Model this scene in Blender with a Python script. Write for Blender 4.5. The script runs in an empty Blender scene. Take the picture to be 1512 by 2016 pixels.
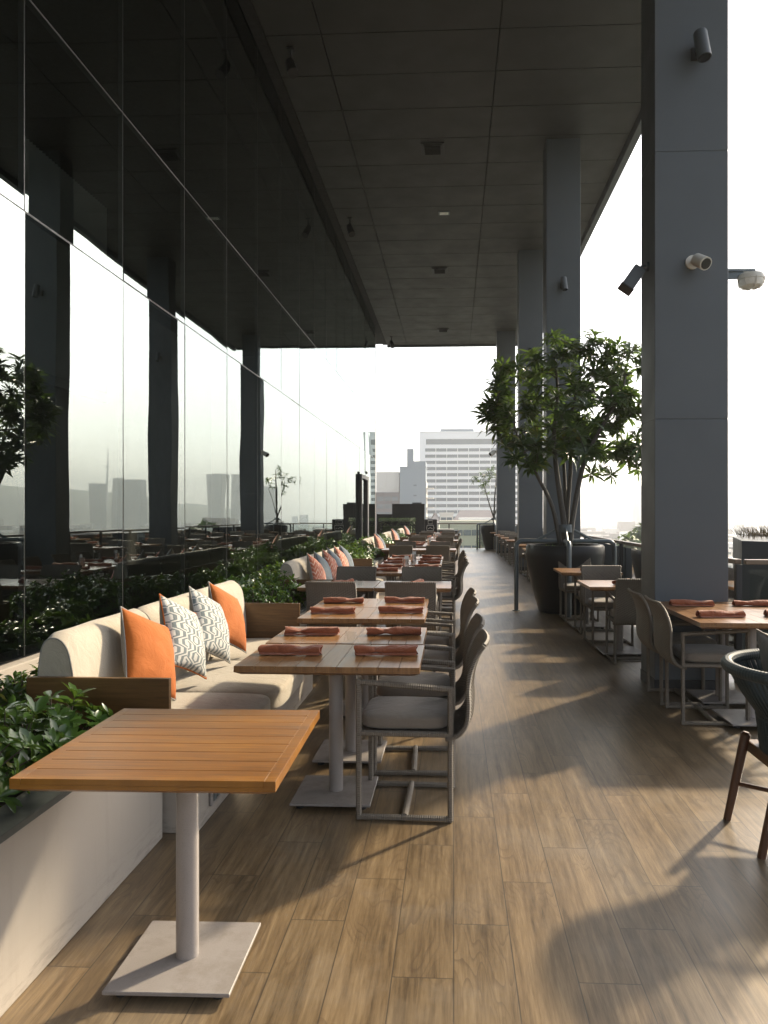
import bpy, bmesh, math, random
from mathutils import Vector, Matrix
from mathutils import noise as mnoise
R = math.radians
random.seed(11)
S = bpy.context.scene
COL = S.collection
HAZE = 0.00055
SUN_AZ, SUN_EL = 43.0, 29.0

# ------------------------------------------------------------------ node helpers
class NT:
    def __init__(self, name):
        self.m = bpy.data.materials.new(name); self.m.use_nodes = True
        self.t = self.m.node_tree; self.N = self.t.nodes; self.L = self.t.links
        self.b = self.N['Principled BSDF']; self.out = self.N['Material Output']
    def n(self, typ, **kw):
        x = self.N.new(typ)
        for k, v in kw.items(): setattr(x, k, v)
        return x
    def put(self, sock, v):
        if isinstance(v, bpy.types.NodeSocket): self.L.new(v, sock)
        elif v is not None: sock.default_value = v
    def math(self, op, a, b=None, c=None, clamp=False):
        x = self.n('ShaderNodeMath', operation=op, use_clamp=clamp)
        self.put(x.inputs[0], a); self.put(x.inputs[1], b); self.put(x.inputs[2], c)
        return x.outputs[0]
    def obj(self): return self.n('ShaderNodeTexCoord').outputs['Object']
    def sep(self, v):
        x = self.n('ShaderNodeSeparateXYZ'); self.put(x.inputs[0], v); return x.outputs
    def comb(self, a=0, b=0, c=0):
        x = self.n('ShaderNodeCombineXYZ')
        for i, v in enumerate((a, b, c)): self.put(x.inputs[i], v)
        return x.outputs[0]
    def noise(self, v, scale, detail=4, rough=.55, dist=0):
        x = self.n('ShaderNodeTexNoise'); self.put(x.inputs['Vector'], v)
        x.inputs['Scale'].default_value = scale; x.inputs['Detail'].default_value = detail
        x.inputs['Roughness'].default_value = rough; x.inputs['Distortion'].default_value = dist
        return x.outputs['Fac']
    def ramp(self, f, stops):
        x = self.n('ShaderNodeValToRGB'); e = x.color_ramp.elements
        while len(e) < len(stops): e.new(.5)
        for i, (p, c) in enumerate(stops):
            e[i].position = p; e[i].color = tuple(c) + (1,)
        self.put(x.inputs[0], f); return x.outputs[0]
    def mix(self, f, a, b, mode='MIX'):
        x = self.n('ShaderNodeMix', data_type='RGBA', blend_type=mode)
        self.put(x.inputs[0], f)
        self.put(x.inputs[6], a if isinstance(a, bpy.types.NodeSocket) else tuple(a) + (1,))
        self.put(x.inputs[7], b if isinstance(b, bpy.types.NodeSocket) else tuple(b) + (1,))
        return x.outputs[2]
    def mapr(self, f, a, b, c, d):
        x = self.n('ShaderNodeMapRange'); self.put(x.inputs[0], f)
        for i, v in enumerate((a, b, c, d)): x.inputs[i + 1].default_value = v
        return x.outputs[0]
    def bump(self, h, strength=.3, dist=.005):
        x = self.n('ShaderNodeBump'); x.inputs['Strength'].default_value = strength
        x.inputs['Distance'].default_value = dist; self.put(x.inputs['Height'], h)
        self.L.new(x.outputs[0], self.b.inputs['Normal'])
    def set(self, col=None, rough=None, metal=None, spec=None, **kw):
        if col is not None: self.put(self.b.inputs['Base Color'], col if isinstance(col, bpy.types.NodeSocket) else tuple(col) + (1,))
        if rough is not None: self.put(self.b.inputs['Roughness'], rough)
        if metal is not None: self.b.inputs['Metallic'].default_value = metal
        if spec is not None: self.b.inputs['Specular IOR Level'].default_value = spec
        for k, v in kw.items(): self.put(self.b.inputs[k], v)
        return self.m

def plain(name, col, rough=.6, metal=0, var=.12, scale=6, bump=0, bscale=60, spec=.5):
    t = NT(name); o = t.obj()
    f = t.noise(o, scale, 5)
    c = t.mix(f, [x * (1 - var) for x in col], [min(1, x * (1 + var)) for x in col])
    r = t.mapr(t.noise(o, scale * 2.3, 3), .3, .7, max(0, rough - .07), min(1, rough + .07))
    t.set(c, r, metal, spec)
    if bump: t.bump(t.noise(o, bscale, 4), bump, .004)
    return t.m

def fabric(name, col, var=.1, weave=900, rough=.9, sheen=.25, wr=.25):
    t = NT(name); o = t.obj()
    f = t.noise(o, 14, 4); g = t.noise(o, weave * .5, 1)
    c = t.mix(f, [x * (1 - var) for x in col], [min(1, x * (1 + var)) for x in col])
    c = t.mix(t.mapr(g, .35, .65, 0, .35), c, [x * .6 for x in col])
    t.set(c, rough); t.b.inputs['Sheen Weight'].default_value = sheen
    h = t.math('ADD', t.math('MULTIPLY', t.noise(o, 11, 3, .6, .8), 1.0), t.math('MULTIPLY', g, .06))
    t.bump(h, wr, .03)
    return t.m

M = {}
def mat_floor():
    t = NT('wood_tile'); x, y, z = t.sep(t.obj())
    xk = t.math('DIVIDE', x, .2); k = t.math('FLOOR', xk); fx = t.math('FRACT', xk)
    yy = t.math('DIVIDE', t.math('SUBTRACT', t.math('SUBTRACT', y, t.math('MULTIPLY', k, .3167)), 2.68), .95)
    j = t.math('FLOOR', yy); fy = t.math('FRACT', yy)
    ex = t.math('MULTIPLY', t.math('MINIMUM', fx, t.math('SUBTRACT', 1, fx)), .2)
    ey = t.math('MULTIPLY', t.math('MINIMUM', fy, t.math('SUBTRACT', 1, fy)), .95)
    e = t.math('MINIMUM', ex, ey)
    wn = t.n('ShaderNodeTexWhiteNoise'); t.put(wn.inputs[0], t.comb(k, j, 3))
    rnd = wn.outputs['Value']
    off = t.math('MULTIPLY', rnd, 37)
    xo = t.math('ADD', x, off)
    fine = t.math('ADD', t.math('MULTIPLY', t.noise(t.comb(t.math('MULTIPLY', xo, 75), t.math('MULTIPLY', y, 5), off), 1, 6, .68), .7), t.math('MULTIPLY', t.noise(t.comb(t.math('MULTIPLY', xo, 300), t.math('MULTIPLY', y, 11), off), 1, 3, .6), .3))
    mid = t.noise(t.comb(t.math('MULTIPLY', xo, 26), t.math('MULTIPLY', y, 1.6), off), 1, 4, .6, .4)
    low = t.noise(t.comb(t.math('MULTIPLY', xo, 5.5), t.math('MULTIPLY', y, 1.15), off), 1, 2, .5, .3)
    ring = t.math('FRACT', t.math('MULTIPLY', low, 24))
    ringl = t.math('MULTIPLY', t.mapr(ring, .0, .35, 1, 0), t.mapr(t.noise(t.comb(xo, y, off), 2.2, 2), .48, .6, 0, 1))
    f = t.math('ADD', t.math('MULTIPLY', fine, .55), t.math('MULTIPLY', mid, .45))
    c = t.ramp(f, [(.36, (.060, .038, .018)), (.45, (.128, .085, .043)), (.54, (.19, .130, .068)), (.67, (.285, .205, .114))])
    c = t.mix(t.math('MULTIPLY', ringl, .62), c, (.08, .048, .026))
    c = t.mix(t.mapr(rnd, 0, 1, 0, .6), c, t.mix(1, c, (.66, .69, .72), 'MULTIPLY'))
    dirt = t.noise(t.obj(), 1.7, 5, .65)
    c = t.mix(t.mapr(dirt, .5, .75, 0, .25), c, (.30, .27, .22))
    g = t.mapr(e, .0012, .0028, 1, 0)
    c = t.mix(t.math('MULTIPLY', g, .85), c, (.035, .026, .018))
    rough = t.math('ADD', t.mapr(fine, .3, .7, .34, .40), t.mapr(dirt, .4, .7, -.02, .03))
    t.set(c, rough, spec=.95)
    t.bump(t.math('SUBTRACT', t.math('MULTIPLY', fine, .04), g), .10, .0015)
    return t.m
def mat_teak(name, a, b, c3, axis='x', rough=.33):
    t = NT(name); x, y, z = t.sep(t.obj())
    if axis == 'xz': x = t.math('ADD', x, t.math('MULTIPLY', y, .93))
    u, v = {'x': (x, y), 'y': (y, x), 'xz': (x, z)}[axis]
    oi = t.n('ShaderNodeObjectInfo').outputs['Random']
    k = t.math('FLOOR', t.math('DIVIDE', t.math('ADD', v, .5), .083))
    wn = t.n('ShaderNodeTexWhiteNoise'); t.put(wn.inputs[0], t.comb(k, oi, 1)); rnd = wn.outputs['Value']
    off = t.math('MULTIPLY', t.math('ADD', rnd, oi), 23)
    fine = t.noise(t.comb(t.math('MULTIPLY', u, 6), t.math('MULTIPLY', v, 80), off), 1, 4, .6)
    mid = t.noise(t.comb(t.math('MULTIPLY', u, 2.6), t.math('MULTIPLY', v, 24), off), 1, 4, .6, .5)
    f = t.math('ADD', t.math('MULTIPLY', fine, .5), t.math('MULTIPLY', mid, .5))
    c = t.ramp(f, [(.32, a), (.5, b), (.68, c3)])
    c = t.mix(t.mapr(rnd, 0, 1, 0, .65), c, t.mix(1, c, (.70, .65, .58), 'MULTIPLY'))
    t.set(c, t.mapr(mid, .3, .7, rough - .02, rough + .03), spec=.5)
    return t.m
def mat_glass():
    t = NT('facade_glass')
    o = t.obj()
    lw = t.n('ShaderNodeFresnel'); lw.inputs[0].default_value = 2.5
    nb = t.n('ShaderNodeBump'); nb.inputs['Strength'].default_value = .06; nb.inputs['Distance'].default_value = .02
    t.put(nb.inputs['Height'], t.noise(o, .9, 1.5, .4))
    gl = t.n('ShaderNodeBsdfGlossy'); gl.inputs['Roughness'].default_value = .0
    gl.inputs['Color'].default_value = (.88, .985, .97, 1)
    t.L.new(nb.outputs[0], gl.inputs['Normal'])
    tr = t.n('ShaderNodeBsdfTransparent'); tr.inputs[0].default_value = (.50, .56, .55, 1)
    mx = t.n('ShaderNodeMixShader'); t.L.new(lw.outputs[0], mx.inputs[0]); t.L.new(tr.outputs[0], mx.inputs[1]); t.L.new(gl.outputs[0], mx.inputs[2])
    t.L.new(mx.outputs[0], t.out.inputs[0])
    return t.m
def mat_clear(name, tint=(.80, .90, .88), ior=1.45):
    t = NT(name)
    lw = t.n('ShaderNodeFresnel'); lw.inputs[0].default_value = ior
    gl = t.n('ShaderNodeBsdfGlossy'); gl.inputs['Roughness'].default_value = .02
    tr = t.n('ShaderNodeBsdfTransparent'); tr.inputs[0].default_value = tint + (1,)
    mx = t.n('ShaderNodeMixShader'); t.L.new(lw.outputs[0], mx.inputs[0]); t.L.new(tr.outputs[0], mx.inputs[1]); t.L.new(gl.outputs[0], mx.inputs[2])
    t.L.new(mx.outputs[0], t.out.inputs[0])
    return t.m
def mat_leaf(name, a, b, rough=.32, trans=.25):
    t = NT(name); o = t.obj()
    x = t.n('ShaderNodeNewGeometry')
    rnd = x.outputs['Random Per Island']
    c = t.mix(rnd, a, b); c = t.mix(t.mapr(rnd, .955, .965, 0, .8), c, (.22, .19, .03))
    c = t.mix(t.mapr(t.noise(o, 3.0, 2), .4, .65, 0, .5), c, [v * .55 for v in a])
    t.set(c, rough, spec=.5)
    tl = t.n('ShaderNodeBsdfTranslucent'); t.put(tl.inputs[0], t.mix(.5, c, (.25, .42, .05)))
    mx = t.n('ShaderNodeMixShader'); mx.inputs[0].default_value = trans
    t.L.new(t.b.outputs[0], mx.inputs[1]); t.L.new(tl.outputs[0], mx.inputs[2]); t.L.new(mx.outputs[0], t.out.inputs[0])
    return t.m
def tri(t, v):   # triangle wave 0..1 of period 1
    return t.math('ABSOLUTE', t.math('SUBTRACT', t.math('MULTIPLY', t.math('FRACT', v), 2), 1))
def mat_pattern(name, bg, fg, kind):
    t = NT(name); x, y, z = t.sep(t.obj())
    if kind == 'maze':
        u = t.math('MULTIPLY', x, 21)
        band = t.math('FLOOR', t.math('MULTIPLY', u, .5))
        ph = t.math('MULTIPLY', t.math('SINE', t.math('MULTIPLY', band, 2.4)), .8)
        w = t.math('ADD', t.math('MULTIPLY', y, 10), ph)
        tz = t.math('MINIMUM', t.math('MAXIMUM', tri(t, w), .3), .7)
        s = tri(t, t.math('ADD', u, t.math('MULTIPLY', tz, 3.1)))
        f = t.mapr(s, .44, .56, 0, 1)
    else:
        w = tri(t, t.math('MULTIPLY', x, 11))
        s = tri(t, t.math('ADD', t.math('MULTIPLY', y, 16), t.math('MULTIPLY', w, 1.2)))
        g = tri(t, t.math('ADD', t.math('MULTIPLY', y, 8), t.math('MULTIPLY', w, .6)))
        f = t.math('MULTIPLY', t.mapr(s, .55, .75, 0, 1), t.mapr(g, .2, .4, .5, 1))
    c = t.mix(f, bg, fg)
    wv = t.noise(t.obj(), 420, 1)
    c = t.mix(t.mapr(wv, .35, .65, 0, .22), c, (.2, .19, .17))
    t.set(c, .9); t.b.inputs['Sheen Weight'].default_value = .2
    t.bump(t.math('ADD', t.noise(t.obj(), 12, 3, .6, .8), t.math('MULTIPLY', wv, .06)), .25, .03)
    return t.m
def mat_weave(name, col):
    t = NT(name); o = t.obj()
    f = t.noise(o, 9, 4); g = t.noise(o, 160, 2)
    c = t.mix(f, [v * .8 for v in col], [v * 1.2 for v in col])
    c = t.mix(t.mapr(g, .4, .65, 0, .5), c, [v * .45 for v in col])
    t.set(c, .62); t.bump(g, .3, .002)
    return t.m

M['floor'] = mat_floor()
M['teak_x'] = mat_teak('oiled_teak', (.13, .050, .007), (.225, .092, .011), (.31, .137, .021), 'x', .34)
M['teak_y'] = mat_teak('worn_teak', (.155, .073, .025), (.225, .112, .041), (.285, .153, .061), 'y', .30)
M['panel_wood'] = mat_teak('panel_wood', (.075, .036, .011), (.125, .062, .019), (.18, .095, .032), 'xz', .42)
M['dark_wood'] = mat_teak('dark_wood', (.045, .020, .010), (.085, .036, .018), (.13, .058, .028), 'x', .35)
def mat_powder():
    t = NT('powder_coated_metal'); o = t.obj(); x, y, z = t.sep(o)
    c = t.mix(t.noise(o, 9, 4), (.25, .225, .21), (.285, .26, .245))
    c = t.mix(t.mapr(t.noise(o, 420, 1), .55, .7, 0, .35), c, (.15, .13, .12))
    c = t.mix(t.math('MULTIPLY', t.mapr(t.noise(o, 7, 5, .7), .5, .66, 0, .5), t.mapr(z, .03, .16, 1, 0)), c, (.16, .135, .11))
    t.set(c, t.mapr(t.noise(o, 13, 4), .3, .7, .34, .5)); t.bump(t.noise(o, 300, 2), .05, .002); return t.m
M['white_metal'] = mat_powder()
M['render_wall'] = plain('painted_render', (.36, .32, .275), .8, 0, .07, 2.2, .12, 45)
def mat_wall():
    t = NT('painted_render_wall'); o = t.obj(); x, y, z = t.sep(o)
    f = t.noise(o, 2.4, 5); c = t.mix(f, (.335, .295, .25), (.385, .345, .30))
    st = t.noise(t.comb(t.math('MULTIPLY', x, 14), t.math('MULTIPLY', y, 14), t.math('MULTIPLY', z, 1.1)), 1, 4, .6)
    c = t.mix(t.mapr(st, .56, .75, 0, .16), c, (.19, .165, .135))
    sc = t.noise(t.comb(t.math('MULTIPLY', x, 9), t.math('MULTIPLY', y, 5), t.math('MULTIPLY', z, 30)), 1, 5, .7)
    low = t.mapr(z, .02, .16, 1, 0)
    c = t.mix(t.math('MULTIPLY', t.mapr(sc, .5, .66, 0, .45), low), c, (.12, .105, .09))
    t.set(c, .78); t.bump(t.noise(o, 45, 4), .14, .004); return t.m
M['render_wall'] = mat_wall()
M['top_strip'] = plain('dark_top_strip', (.06, .065, .06), .6, 0, .25, 5)
M['linen'] = fabric('cream_linen', (.40, .35, .275), .06)
M['grey_linen'] = fabric('grey_linen', (.25, .235, .21), .08)
M['orange'] = fabric('orange_linen', (.38, .098, .008), .09, sheen=.04)
M['blue'] = fabric('slate_blue_linen', (.09, .125, .155), .1)
M['maze'] = mat_pattern('grey_white_maze_fabric', (.12, .15, .16), (.53, .52, .48), 'maze')
M['zig'] = mat_pattern('orange_zigzag_fabric', (.40, .085, .03), (.62, .42, .32), 'zig')
M['seat_grey'] = fabric('taupe_seat_fabric', (.19, .16, .128), .08)
M['napkin'] = fabric('rust_napkin', (.27, .074, .027), .22, 700, .85, .2, .8)
M['wicker'] = mat_weave('taupe_wicker', (.165, .140, .110))
M['column'] = plain('anthracite_cladding', (.082, .095, .107), .5, .0, .1, 1.3, .03, 80, .4)
M['ceiling'] = plain('dark_ceiling_panel', (.037, .037, .035), .55, 0, .15, .8, .02, 40, .35)
M['groove'] = plain('shadow_gap', (.012, .012, .012), .8)
M['black'] = plain('matt_black', (.018, .019, .021), .5, 0, .2)
M['pot'] = plain('black_planter_resin', (.008, .009, .011), .4, 0, .2, 4, .05, 90, .25)
M['steel'] = plain('grey_painted_steel', (.105, .125, .135), .4, .3, .1)
M['frame'] = plain('dark_aluminium', (.022, .022, .023), .5, 0, .1)
M['glass'] = mat_glass()
M['rail_glass'] = mat_clear('rail_glass', (.84, .89, .86))
M['acrylic'] = mat_clear('acrylic', (.93, .95, .95), 1.25)
M['handrail'] = plain('bronze_handrail', (.16, .115, .08), .4, .2, .1)
M['soil'] = plain('soil', (.035, .026, .018), .95, 0, .4, 20, .5, 60)
M['leaf'] = mat_leaf('shrub_leaf', (.036, .075, .018), (.095, .175, .028), .26, .22)
M['hedge'] = mat_leaf('hedge_leaf', (.022, .045, .016), (.045, .08, .022), .45, .15)
M['tree_leaf'] = mat_leaf('tree_leaf', (.034, .062, .024), (.08, .12, .042), .32, .27)
M['far_leaf'] = mat_leaf('far_leaf', (.05, .08, .03), (.09, .12, .05), .6, .2)
M['bark'] = plain('bark', (.07, .065, .056), .8, 0, .35, 30, .5, 90)
M['twig'] = plain('twig', (.075, .055, .04), .8, 0, .3, 30)
M['rope'] = mat_weave('teal_rope', (.022, .040, .048))
M['cam_white'] = plain('ivory_plastic', (.62, .60, .54), .4, 0, .05)
M['lens'] = plain('lens_black', (.01, .01, .012), .1)
M['lamp_glass'] = plain('frosted_lens', (.70, .70, .66), .25)
M['chrome'] = plain('brushed_metal', (.55, .54, .52), .25, .9, .05)
M['bld_white'] = plain('white_block_wall', (.78, .78, .77), .8, 0, .04, .05)
M['bld_grey'] = plain('blue_grey_block_wall', (.15, .195, .235), .8, 0, .05, .05)
M['bld_brown'] = plain('brown_block_wall', (.085, .07, .075), .8, 0, .1, .05)
M['bld_yellow'] = plain('ochre_house_wall', (.42, .40, .29), .85, 0, .08, .2)
M['bld_cream'] = plain('cream_house_wall', (.58, .55, .50), .85, 0, .08, .1)
M['bld_far'] = plain('far_block_wall', (.32, .33, .33), .9, 0, .2, .01)
M['roof_tile'] = plain('weathered_roof', (.22, .19, .18), .85, 0, .25, .5, .3, 3)
M['window'] = plain('window_glass', (.07, .095, .11), .2, 0, .3, .3)
M['city_ground'] = plain('city_ground', (.16, .17, .14), .95, 0, .45, .02)
M['hill'] = plain('wooded_hill', (.05, .075, .045), .95, 0, .4, .01)
M['interior'] = plain('interior_dark', (.05, .045, .04), .7, 0, .2, 1)
M['blind'] = plain('blind_fabric', (.22, .21, .19), .8, 0, .15, 3)
M['wicker_light'] = mat_weave('pendant_wicker', (.06, .055, .05))
M['grass'] = plain('dry_grass', (.20, .17, .10), .9, 0, .4, 9)
M['card'] = plain('menu_card', (.62, .60, .55), .7, 0, .1)

# ------------------------------------------------------------------ mesh helpers
def link(o, parent=None):
    COL.objects.link(o)
    if parent is not None: o.parent = parent
    return o
def obj(name, bm, mats, parent=None, smooth=False, loc=None, rot=None):
    me = bpy.data.meshes.new(name)
    bmesh.ops.recalc_face_normals(bm, faces=bm.faces) if smooth != 'raw' else None
    bm.to_mesh(me); bm.free()
    for m in (mats if isinstance(mats, (list, tuple)) else [mats]): me.materials.append(M[m] if isinstance(m, str) else m)
    if smooth:
        me.polygons.foreach_set('use_smooth', [True] * len(me.polygons))
        if smooth == 'auto':
            me.set_sharp_from_angle(angle=R(35))
    o = bpy.data.objects.new(name, me); link(o, parent)
    if loc: o.location = loc
    if rot: o.rotation_euler = rot
    return o
def tag(o, label, cat=None, group=None, kind=None):
    if label: o['label'] = label
    if cat: o['category'] = cat
    if group: o['group'] = group
    if kind: o['kind'] = kind
    return o
def thing(name, label, cat, loc=(0, 0, 0), rz=0, group=None):
    o = bpy.data.objects.new(name, None); o.empty_display_size = .1
    link(o); o.location = loc; o.rotation_euler = (0, 0, rz)
    return tag(o, label, cat, group)
def dup(root, loc, rot=None, label=None, group=None):
    r = root.copy(); COL.objects.link(r); r.location = loc
    if rot is not None: r.rotation_euler = rot if isinstance(rot, tuple) else (0, 0, rot)
    if label: r['label'] = label
    if group: r['group'] = group
    for ch in list(root.children):
        c = ch.copy(); COL.objects.link(c); c.parent = r
        for g in list(ch.children):
            d = g.copy(); COL.objects.link(d); d.parent = c
    return r
def BM(): return bmesh.new()
def box(bm, x0, x1, y0, y1, z0, z1, bev=0, seg=2, mi=0):
    vs = [bm.verts.new((x, y, z)) for x in (x0, x1) for y in (y0, y1) for z in (z0, z1)]
    q = [(0, 1, 3, 2), (4, 6, 7, 5), (0, 4, 5, 1), (2, 3, 7, 6), (0, 2, 6, 4), (1, 5, 7, 3)]
    fs = [bm.faces.new([vs[i] for i in f]) for f in q]
    for f in fs: f.material_index = mi
    if bev:
        es = list({e for f in fs for e in f.edges})
        bmesh.ops.bevel(bm, geom=es, offset=bev, segments=seg, affect='EDGES', profile=.5)
    return vs
def tube(bm, pts, r, seg=8, cap=True, rib=0, riblen=.0065):
    pts = [Vector(p) for p in pts]
    if rib:
        q = []
        for a, b in zip(pts[:-1], pts[1:]):
            n = max(1, int((b - a).length / riblen)); n += n % 2
            q += [a.lerp(b, i / n) for i in range(n)]
        pts = q + [pts[-1]]
    rs = r if isinstance(r, (list, tuple)) else [r] * len(pts)
    rings = []; up = None
    for i, p in enumerate(pts):
        a = pts[max(0, i - 1)]; b = pts[min(len(pts) - 1, i + 1)]
        d = (b - a).normalized()
        if up is None:
            up = Vector((0, 0, 1)) if abs(d.z) < .9 else Vector((1, 0, 0))
        s = d.cross(up).normalized(); up = s.cross(d).normalized()
        rr = rs[i] * (1 + (rib if i % 2 else -rib)) if rib else rs[i]
        rings.append([bm.verts.new(p + (s * math.cos(t) + up * math.sin(t)) * rr) for t in [2 * math.pi * (k + .5) / seg for k in range(seg)]])
    for A, B in zip(rings[:-1], rings[1:]):
        for k in range(seg):
            bm.faces.new((A[k], A[(k + 1) % seg], B[(k + 1) % seg], B[k]))
    if cap:
        bm.faces.new(rings[0][::-1]); bm.faces.new(rings[-1])
def smooth_path(pts, n=6):
    pts = [Vector(p) for p in pts]; out = []
    for i in range(len(pts) - 1):
        p0 = pts[max(0, i - 1)]; p1 = pts[i]; p2 = pts[i + 1]; p3 = pts[min(len(pts) - 1, i + 2)]
        for k in range(n):
            t = k / n
            out.append(.5 * ((2 * p1) + (-p0 + p2) * t + (2 * p0 - 5 * p1 + 4 * p2 - p3) * t * t + (-p0 + 3 * p1 - 3 * p2 + p3) * t ** 3))
    return out + [pts[-1]]
def lathe(bm, prof, seg=24, c=(0, 0, 0), cap0=True, cap1=True):
    rings = [[bm.verts.new((c[0] + r * math.cos(2 * math.pi * k / seg), c[1] + r * math.sin(2 * math.pi * k / seg), c[2] + z)) for k in range(seg)] for r, z in prof]
    for A, B in zip(rings[:-1], rings[1:]):
        for k in range(seg): bm.faces.new((A[k], A[(k + 1) % seg], B[(k + 1) % seg], B[k]))
    if cap0: bm.faces.new(rings[0][::-1])
    if cap1: bm.faces.new(rings[-1])
def puffy(bm, cx, cy, cz, sx, sy, sz, e=7, n=12, wob=.004, puff=.02, seed=0):
    """soft cushion block: rounded box with bulging top and slight wobble"""
    t = bmesh.new(); bmesh.ops.create_cube(t, size=2)
    bmesh.ops.subdivide_edges(t, edges=t.edges[:], cuts=n, use_grid_fill=True)
    mp = {}
    for v in t.verts:
        p = v.co.copy(); m = max(abs(p.x), abs(p.y), abs(p.z))
        l = (abs(p.x) ** e + abs(p.y) ** e + abs(p.z) ** e) ** (1 / e)
        p *= m / l
        q = Vector((p.x * sx / 2, p.y * sy / 2, p.z * sz / 2))
        q.z += puff * (1 - p.x ** 2) * (1 - p.y ** 2) * (1 if p.z > 0 else -.2)
        w = mnoise.noise(Vector((q.x * 6 + seed, q.y * 6, q.z * 6 + seed * 3)))
        q += p.normalized() * w * wob
        mp[v] = bm.verts.new((q.x + cx, q.y + cy, q.z + cz))
    for f in t.faces: bm.faces.new([mp[v] for v in f.verts])
    t.free()
def prism(bm, pts2, z0, z1, mi=0):
    a = [bm.verts.new((x, y, z0)) for x, y in pts2]; b = [bm.verts.new((x, y, z1)) for x, y in pts2]
    n = len(a)
    for i in range(n): bm.faces.new((a[i], a[(i + 1) % n], b[(i + 1) % n], b[i])).material_index = mi
    bm.faces.new(a[::-1]).material_index = mi; bm.faces.new(b).material_index = mi
def leaf(bm, base, d, up, L, W, droop=.3, n=3, widest=.6):
    """a folded leaf blade starting at base going along d"""
    d = d.normalized(); s = d.cross(up)
    if s.length < 1e-4: s = Vector((1, 0, 0))
    s.normalize(); u = s.cross(d).normalized()
    prev = [bm.verts.new(base)]
    for i in range(1, n + 1):
        t = i / n
        p = base + d * L * t + u * (-droop * L * t * t)
        if i == n: cur = [bm.verts.new(p)]
        else:
            w = W * .5 * (math.sin(math.pi * t ** (math.log(.5) / math.log(widest))))
            cur = [bm.verts.new(p - s * w + u * w * .35), bm.verts.new(p), bm.verts.new(p + s * w + u * w * .35)]
        if len(prev) == 1 and len(cur) == 3:
            bm.faces.new((prev[0], cur[1], cur[0])); bm.faces.new((prev[0], cur[2], cur[1]))
        elif len(prev) == 3 and len(cur) == 3:
            bm.faces.new((prev[0], prev[1], cur[1], cur[0])); bm.faces.new((prev[1], prev[2], cur[2], cur[1]))
        elif len(prev) == 3:
            bm.faces.new((prev[0], prev[1], cur[0])); bm.faces.new((prev[1], prev[2], cur[0]))
        prev = cur
def rosette(bm, p, axis, n, L, W, spread=1.0, droop=.3, rng=random, seg=3, widest=.6):
    axis = axis.normalized()
    a = axis.cross(Vector((.3, .9, .2))).normalized(); b = axis.cross(a)
    ph = rng.random() * 6.28
    for k in range(n):
        t = ph + 2 * math.pi * k / n + rng.uniform(-.25, .25)
        sp = spread * rng.uniform(.65, 1.3)
        d = axis * math.cos(sp) + (a * math.cos(t) + b * math.sin(t)) * math.sin(sp)
        leaf(bm, p, d, axis, L * rng.uniform(.5, 1.2), W * rng.uniform(.8, 1.15), droop * rng.uniform(.4, 1.5), seg, widest)
ORD = ['first', 'second', 'third', 'fourth', 'fifth', 'sixth', 'seventh', 'eighth', 'ninth', 'tenth', 'eleventh', 'twelfth', 'thirteenth', 'fourteenth',
       'fifteenth', 'sixteenth', 'seventeenth', 'eighteenth', 'nineteenth', 'twentieth']

# ------------------------------------------------------------------ setting
bm = BM(); prism(bm, [(-9.6, -7), (6.2, -7), (6.2, 6.7), (2.62, 6.7), (2.62, 32.4), (-9.6, 32.4)], -.4, 0)
tag(obj('floor', bm, 'floor'), 'terrace floor of wood look plank tiles', kind='structure')
ZC = 8.5
# ceiling: panels separated by real shadow gaps under a dark backing slab
ce = thing('ceiling', 'high dark panelled ceiling over the terrace', 'ceiling', (0, 0, 0)); ce['kind'] = 'structure'
bm = BM(); box(bm, -9.6, 3.38, -7, 30.3, ZC + .06, ZC + .5); obj('slab', bm, 'groove', ce)
bm = BM()
xs = [-2.76, -1.93, .665, 3.25]; y = .42 - 7
while y < 30.2:
    y1 = min(y + 1.01, 30.28)
    for a, b in zip(xs[:-1], xs[1:]): box(bm, a + .009, b - .009, y + .009, y1 - .009, ZC, ZC + .055)
    y += 1.01
pn = obj('panel', bm, 'ceiling', ce); pn['kind'] = 'stuff'
bm = BM(); box(bm, 3.262, 3.40, -7, 30.3, ZC - .12, ZC + .5, .01); obj('edge_beam', bm, 'column', ce)
bm = BM(); box(bm, -2.76, 3.258, 30.285, 30.42, ZC - .06, ZC + .5); obj('end_beam', bm, 'column', ce)
def fixture(name, x0, x1, y0, y1, label, cat, group):
    t = thing(name, label, cat, ((x0 + x1) / 2, (y0 + y1) / 2, ZC), 0, group)
    w, d = (x1 - x0) / 2, (y1 - y0) / 2
    bm = BM(); box(bm, -w, w, -d, d, -.03, -.006, .006); box(bm, -w + .05, w - .05, -d + .04, d - .04, -.045, -.031); obj('frame', bm, 'black', t)
    bm = BM()
    for i in range(7):
        yy = -d + .08 + i * (2 * d - .16) / 6; box(bm, -w + .07, w - .07, yy - .008, yy + .008, -.06, -.046)
    obj('grille', bm, 'groove', t)
fixture('ceiling_vent', -.62, -.18, 13.75, 14.2, 'dark air vent in ceiling nearest the camera', 'vent', 'ceiling vents')
fixture('ceiling_vent', -.62, -.18, 20.75, 21.2, 'dark air vent in ceiling halfway down the terrace', 'vent', 'ceiling vents')
fixture('ceiling_vent', -.62, -.18, 27.6, 28.0, 'dark air vent in ceiling near the far end', 'vent', 'ceiling vents')
t = thing('ceiling_downlight', 'small pale square downlight between the two nearer ceiling vents', 'light', (-.22, 17.0, ZC))
bm = BM(); box(bm, -.13, .13, -.1, .1, -.02, -.005, .004); obj('trim', bm, 'steel', t)
bm = BM(); box(bm, -.1, .1, -.07, .07, -.026, -.021); obj('lens', bm, 'lamp_glass', t)

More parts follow.
